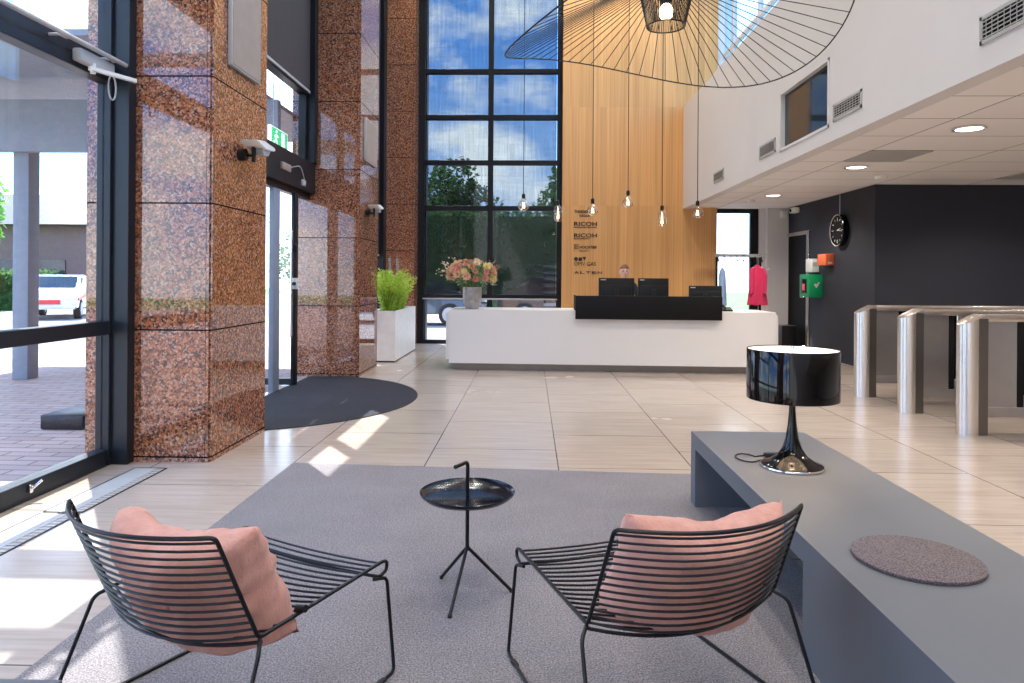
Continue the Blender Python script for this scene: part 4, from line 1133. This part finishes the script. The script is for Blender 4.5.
def cushion(loc, rz, label, seed, shx=0., tilt=0., W=.56, Hh=.50, T=.19):
    t = thing('pink_cushion', label, 'cushion', loc, rz, 'pink cushions on the lounge chairs')
    bm = bmesh.new(); n = 30; grid = {}
    for side in (0, 1):
        for i in range(n + 1):
            for j in range(n + 1):
                u = i / n * 2 - 1; v = j / n * 2 - 1
                if side and (abs(u) == 1 or abs(v) == 1): grid[(1, i, j)] = grid[(0, i, j)]; continue
                e = (1 - u ** 4) * (1 - v ** 4); th = T / 2 * max(e, 0) ** .42
                pin = 1 - .07 * (1 - abs(u) ** 2) * abs(v) ** 3; pin2 = 1 - .07 * (1 - abs(v) ** 2) * abs(u) ** 3
                x = u * W / 2 * pin2; z = v * Hh / 2 * pin
                nz = noise.noise(Vector((u * 1.6 + seed, v * 3.2, side * 3.))) * .016 + noise.noise(Vector((u * 6 + seed, v * 2, side * 5.))) * .011
                ed = max(abs(u), abs(v)); nz += .004 * math.sin(18 * (u if abs(v) > abs(u) else v) + seed) * max(0, ed - .55) / .45
                dim = .035 * math.exp(-((u / .16) ** 2 + (v / .16) ** 2))
                y = (th + nz * (e > 0.001) - dim) * (1 if side == 0 else -1)
                # follow the bow of the back; vertical fold lines
                y += -.085 * (1 - u * u)
                # top edge sags forward, wrinkle near seat
                zz = z + .012 * noise.noise(Vector((u * 2 + seed, 7, v)))
                grid[(side, i, j)] = bm.verts.new((x, y, zz))
    for side in (0, 1):
        for i in range(n):
            for j in range(n):
                q = [grid[(side, i, j)], grid[(side, i + 1, j)], grid[(side, i + 1, j + 1)], grid[(side, i, j + 1)]]
                bm.faces.new(q if side else q[::-1])
    R = Matrix.Rotation(tilt, 4, 'X') @ Matrix.Rotation(shx, 4, 'Y')
    Mx = Matrix.Translation((0, 0, Hh / 2)) @ R
    bm.transform(Mx)
    c = obj('cushion_body', bm, 'pink_fabric', t, world=False, smooth=180)
    b = bmesh.new(); bmesh.ops.create_uvsphere(b, u_segments=14, v_segments=10, radius=1, matrix=Mx @ Matrix.Translation((0, -.085 - T / 2 + .030, .0)) @ Matrix.Diagonal((.016, .007, .016, 1)))
    obj('button', b, 'pink_fabric', t, world=False)
    b = bmesh.new(); add_tube(b, [Mx @ V(W / 2 - .018, .035, -Hh / 2 + .055), Mx @ V(W / 2 + .018, .035, -Hh / 2 + .060)], .011, 12)
    obj('toggle', b, 'black_plastic', t, world=False)['label'] = 'black toggle at the lower corner'
    # seam across
    return t
def place_local(ch, p):
    (x, y, z), r, _ = ch; return (x + p[0] * math.cos(r) - p[1] * math.sin(r), y + p[0] * math.sin(r) + p[1] * math.cos(r), z + p[2])
cushion(place_local(CH[0], (.055, .060, .295)), .387, 'pink cushion on the lounge chair next to the bench', 1.3, shx=.05, tilt=.40, W=.58, Hh=.395)
cushion(place_local(CH[1], (.035, .065, .290)), -.460 + .04, 'pink cushion on the lounge chair at the left', 4.7, shx=-.07, tilt=.40, W=.60, Hh=.39)

# ------------------------------------------------------------------ outside
struct('ground', bx(-60, 60, -40, 90, -.45, -.25), 'grass', 'green lawn outside')
tag(obj('paved_terrace', bx(-9.5, -3.3, -12, 29, -.249, -.06), 'paving'), 'reddish brick paved terrace outside the left glazing', 'paving')
tag(obj('street', bx(-21, -9.52, -20, 60, -.249, -.10), 'asphalt'), 'grey street beyond the terrace', 'street')
tag(obj('rear_yard', bx(-3.29, 30, 15.0, 29, -.249, -.05), 'asphalt'), 'grey yard outside the gridded window', 'yard')
# canopy with posts
t = thing('glass_canopy', 'pale grey entrance canopy on posts outside the left glazing', 'canopy', (-6.2, 9.5, 0))
obj('fascia', bx(-9.5, -3.4, 9.30, 9.42, 3.05, 3.75), 'ext_grey', t)
for x in (-7.10,):
    obj('post', bx(x, x + .22, 9.42, 9.64, -.06, 3.75, bev=.01), 'ext_grey', t)
obj('side_beam', bx(-9.5, -3.45, 5.74, 6.02, 3.86, 3.98), 'ext_grey', t)
obj('side_beam', bx(-9.5, -3.45, 5.13, 5.25, 3.86, 3.98), 'ext_grey', t)
obj('terrace_shade_slab', bx(-9.5, -3.9, 7.5, 13.5, 3.99, 4.06), 'ext_grey', t)  # opaque slab added over the terrace to keep sun off the paving
obj('side_beam', bx(-9.5, -3.45, 2.0, 2.16, 3.86, 3.98), 'ext_grey', t)
bm = bmesh.new(); add_box(bm, -9.5, -9.38, 1.5, 12, 3.78, 4.0); obj('edge_beam', bm, 'ext_grey', t)
tag(obj('planter_trough', bx(-4.55, -4.14, 6.39, 6.8, -.06, .08, bev=.02), 'frame_slate'), 'low dark trough on the terrace outside the left glazing', 'trough')

def car(loc, rz, body, label, mark=False):
    t = thing('parked_car', label, 'car', loc, rz, 'parked cars outside')
    bm = bmesh.new()
    prof = [(-2.1, .35), (-2.15, .75), (-2.0, .95), (-1.2, 1.02), (-.6, 1.46), (.9, 1.5), (1.55, 1.05), (2.05, .98), (2.15, .7), (2.1, .35)]
    add_prism(bm, prof, 'x', -.86, .86)
    for v in bm.verts:
        if v.co.z > 1.1: v.co.x *= .78
    bmesh.ops.bevel(bm, geom=list(bm.edges), offset=.06, segments=2, affect='EDGES')
    obj('car_body', bm, body, t, world=False)
    bm = bmesh.new()
    for s in (-1, 1):
        add_prism(bm, [(-1.0, 1.06), (-.55, 1.40), (.85, 1.43), (1.35, 1.08)], 'x', s * .80, s * .76)
    add_prism(bm, [(-1.22, 1.06), (-.70, 1.44), (-.66, 1.40), (-1.16, 1.03)], 'x', -.66, .66)
    add_prism(bm, [(1.60, 1.07), (1.0, 1.47), (.94, 1.43), (1.5, 1.05)], 'x', -.66, .66)
    obj('car_windows', bm, 'car_glass', t, world=False)
    for y in (-1.35, 1.3):
        for s in (-1, 1):
            bm = lathe([(.10, -.1), (.33, -.1), (.34, -.06), (.34, .06), (.33, .1), (.10, .1)], 0, 0, 24)
            bm.transform(Matrix.Translation((s * .78, y, .34)) @ Matrix.Rotation(PI / 2, 4, 'Y')); w = obj('wheel', bm, 'tyre', t, world=False)
            bm = lathe([(.001, -.11), (.22, -.11), (.22, .11), (.001, .11)], 0, 0, 16); bm.transform(Matrix.Translation((s * .78, y, .34)) @ Matrix.Rotation(PI / 2, 4, 'Y')); obj('hubcap', bm, 'grey_plastic', w, world=False)
    bm = bmesh.new(); add_box(bm, -.7, -.45, -2.17, -2.1, .68, .80); add_box(bm, .45, .7, -2.17, -2.1, .68, .80); obj('headlight', bm, 'white_plastic', t, world=False)
    if mark:
        bm = bmesh.new(); add_lathe(bm, [(.24, 0), (.24, .02)], 0, 0, 20, 0); bm.transform(Matrix.Translation((.87, .1, .78)) @ Matrix.Rotation(PI / 2, 4, 'Y'))
        add_prism(bm, [(-1.9, .72), (-.3, .86), (-.3, .72), (-1.9, .62)], 'x', .865, .885)
        add_box(bm, -.4, .4, -2.19, -2.14, .52, .66)
        obj('red_marking', bm, 'car_red', t, world=False)
car((-16.6, 24.3, -.1), .42, 'car_white', 'white car with red marking in the street seen through the left glazing', True)
car((-3.6, 21.5, -.05), 1.45, 'car_dark', 'dark car in the yard behind the flowers')
car((1.0, 22.5, -.05), 1.7, 'car_dark', 'dark car in the yard seen right of the flowers')

def tree(x, y, h, r, label, mat='leaf_tree', n=5200, trunk=.12):
    t = thing('garden_tree', label, 'tree', (x, y, -.25), group='trees outside the windows')
    bm = bmesh.new(); add_tube(bm, [(x, y, -.25), (x + .1, y, h * .4), (x, y, h * .75)], [.18, .14, .06], 10)
    for k in range(6):
        a = k * 1.05; add_tube(bm, [(x, y, h * (.3 + .05 * k)), (x + r * .6 * math.cos(a), y + r * .6 * math.sin(a), h * (.5 + .05 * k))], [.07, .03], 6)
    obj('trunk', bm, 'bark', t)
    bm = bmesh.new(); blobs = []
    for k in range(16):
        a = random.uniform(0, 2 * PI); q = random.uniform(0, 1) ** .6
        blobs.append((V(x + r * .62 * q * math.cos(a), y + r * .62 * q * math.sin(a), h * (trunk + .16) + (h * (1 - trunk) * .72) * random.random() * (1 - .4 * q)), r * random.uniform(.34, .52)))
    for k in range(n):
        c_, br_ = random.choice(blobs); d = V(random.gauss(0, 1), random.gauss(0, 1), random.gauss(0, 1)).normalized()
        p = c_ + d * br_ * random.uniform(.7, 1.05)
        add_leafquad(bm, p, V(random.uniform(-1, 1), random.uniform(-1, 1), random.uniform(-1, .4)), random.uniform(.22, .42), random.uniform(.07, .13))
    o = obj('crown', bm, mat, t, smooth=0); o['kind'] = 'stuff'
tree(-4.0, 34, 7.4, 2.6, 'dense green tree seen at the lower left of the gridded window')
tree(-1.4, 40.5, 6.6, 2.9, 'dense green tree seen in the middle of the gridded window')
tree(2.0, 34, 7.6, 2.7, 'taller green tree seen at the lower right of the gridded window')
tree(-10.5, 38, 5.5, 3.2, 'green tree hidden behind the far corner pillar')
tree(-24.0, 28.5, 6.6, 2.0, 'light green tree standing in the street outside the left glazing', 'leaf_light')
tree(-37, 32, 8, 3.4, 'green tree beyond the street outside the left glazing', 'leaf_light')
tree(-25.5, 16, 7, 3.0, 'green tree across the street at the left edge of the picture', 'leaf_light', 2200)
def hedge(x0, x1, y0, y1, h, label):
    bm = bmesh.new()
    for k in range(7000):
        p = V(random.uniform(x0, x1), random.uniform(y0, y1), random.uniform(-.25, h)); add_leafquad(bm, p, V(random.uniform(-1, 1), random.uniform(-1, 1), random.uniform(-.3, 1)), .25, .08)
    add_box(bm, x0 + .2, x1 - .2, y0 + .2, y1 - .2, -.3, h - .2)
    tag(obj('hedge', bm, 'leaf_tree', smooth=0), label, 'hedge', kind=None)
hedge(-9, 5.2, 29.6, 30.8, 4.2, 'long dark green hedge behind the parked dark cars')
hedge(-34, -21.5, 30.9, 31.9, 1.5, 'green hedge beyond the street outside the left glazing')
hs = thing('neighbour_house', 'dark brown house beyond the street outside the left glazing', 'house', (-22, 33, -.25))
obj('walls', bx(-29.5, -21.5, 33.5, 39, -.3, 3.8), 'house_wall', hs)
obj('roof', prism([(32.9, 3.8), (39.6, 3.8), (36.2, 5.6)], 'x', -30, -21.1), 'frame_slate', hs)
for k in range(3): obj('house_window', bx(-28.6 + k * 2.4, -27.4 + k * 2.4, 33.44, 33.52, .9, 2.1), 'car_glass', hs)
t = thing('slatted_screen', 'low grey slatted screen in the yard at the right of the gridded window', 'screen', (1.0, 18.6, -.05))
bm = bmesh.new()
for k in range(9): add_box(bm, .35, 1.5, 18.6, 18.64, .3 + k * .17, .37 + k * .17)
obj('slats', bm, 'ext_grey', t)
for x in (.35, 1.44): obj('post', bx(x, x + .06, 18.64, 18.70, -.05, 1.9), 'frame_slate', t)

# ------------------------------------------------------------------ light
w = bpy.data.worlds.new('world'); S.world = w; w.use_nodes = True
n = w.node_tree.nodes; l = w.node_tree.links; n.clear()
out = n.new('ShaderNodeOutputWorld'); bg = n.new('ShaderNodeBackground'); l.new(bg.outputs[0], out.inputs[0])
g = coord(n, 'Generated')
sp = n.new('ShaderNodeSeparateXYZ'); l.new(g, sp.inputs[0])
sky = ramp(n, l, sp.outputs[2], [(0., (.62, .72, .86)), (.08, (.36, .56, .90)), (.30, (.11, .31, .80)), (1., (.08, .24, .66))])
den = math_(n, l, 'MAXIMUM', sp.outputs[2], .06)
cv = n.new('ShaderNodeCombineXYZ'); l.new(math_(n, l, 'DIVIDE', sp.outputs[0], den), cv.inputs[0]); l.new(math_(n, l, 'DIVIDE', sp.outputs[1], den), cv.inputs[1])
cl = noise_t(n, l, mapping(n, l, g, (5.2, 5.2, 9.5), (2.1, .3, .55)), 1, 6, .55)
cf = ramp(n, l, cl, [(.46, (0, 0, 0)), (.60, (1, 1, 1))])
colr = mixc(n, l, cf, sky, (.80, .90, 1.0))
l.new(colr, bg.inputs[0]); bg.inputs[1].default_value = 6.0

def sun():
    d = bpy.data.lights.new('sun', 'SUN'); o = bpy.data.objects.new('sun', d); C.objects.link(o)
    d.energy = 16; d.angle = math.radians(.6); d.color = (1, .98, .95)
    v = Vector((.57, -.82, -1.24)).normalized(); o.rotation_euler = v.to_track_quat('-Z', 'Y').to_euler()
sun()
def lamp(name, kind, loc, energy, col, size=.1, spot=None):
    d = bpy.data.lights.new(name, kind); o = bpy.data.objects.new(name, d); C.objects.link(o); o.location = loc
    d.energy = energy; d.color = col
    if kind == 'SPOT': d.spot_size = math.radians(spot or 130); d.spot_blend = .6; d.shadow_soft_size = size
    elif kind == 'POINT': d.shadow_soft_size = size
    return o
for x, y in ((4.13, 6.73), (4.13, 9.03), (4.12, 12.06), (6.6, 6.73), (6.6, 9.03), (4.13, 3.6), (6.6, 3.6), (4.13, 1.0), (6.6, 1.0)):
    lamp('downlight_lamp', 'SPOT', (x, y, ZC - .06), 130, (1, .90, .80), .1, 150)
# added fill spots under the hall roof, without fittings, to brighten the interior
for x in (-1.5, .8, 2.4):
    for y in (-2, 2, 6, 10, 13):
        lamp('hall_fill_spot', 'SPOT', (x, y, ZT - .1), 300, (1, .93, .86), .15, 120)
lamp('bench_lamp_light', 'POINT', (lx, ly, .96), 3, (1, .8, .6), .04)

vs_ = S.view_settings; S.display_settings.display_device = 'sRGB'
vs_.view_transform = 'Standard'; vs_.look = 'None'; vs_.gamma = 1; vs_.use_curve_mapping = False; vs_.exposure = -.12
cy_ = S.cycles; cy_.use_denoising = True; cy_.max_bounces = 10; cy_.diffuse_bounces = 5; cy_.glossy_bounces = 5; cy_.transparent_max_bounces = 24; cy_.transmission_bounces = 6
cy_.sample_clamp_indirect = 8; cy_.caustics_reflective = False; cy_.caustics_refractive = False
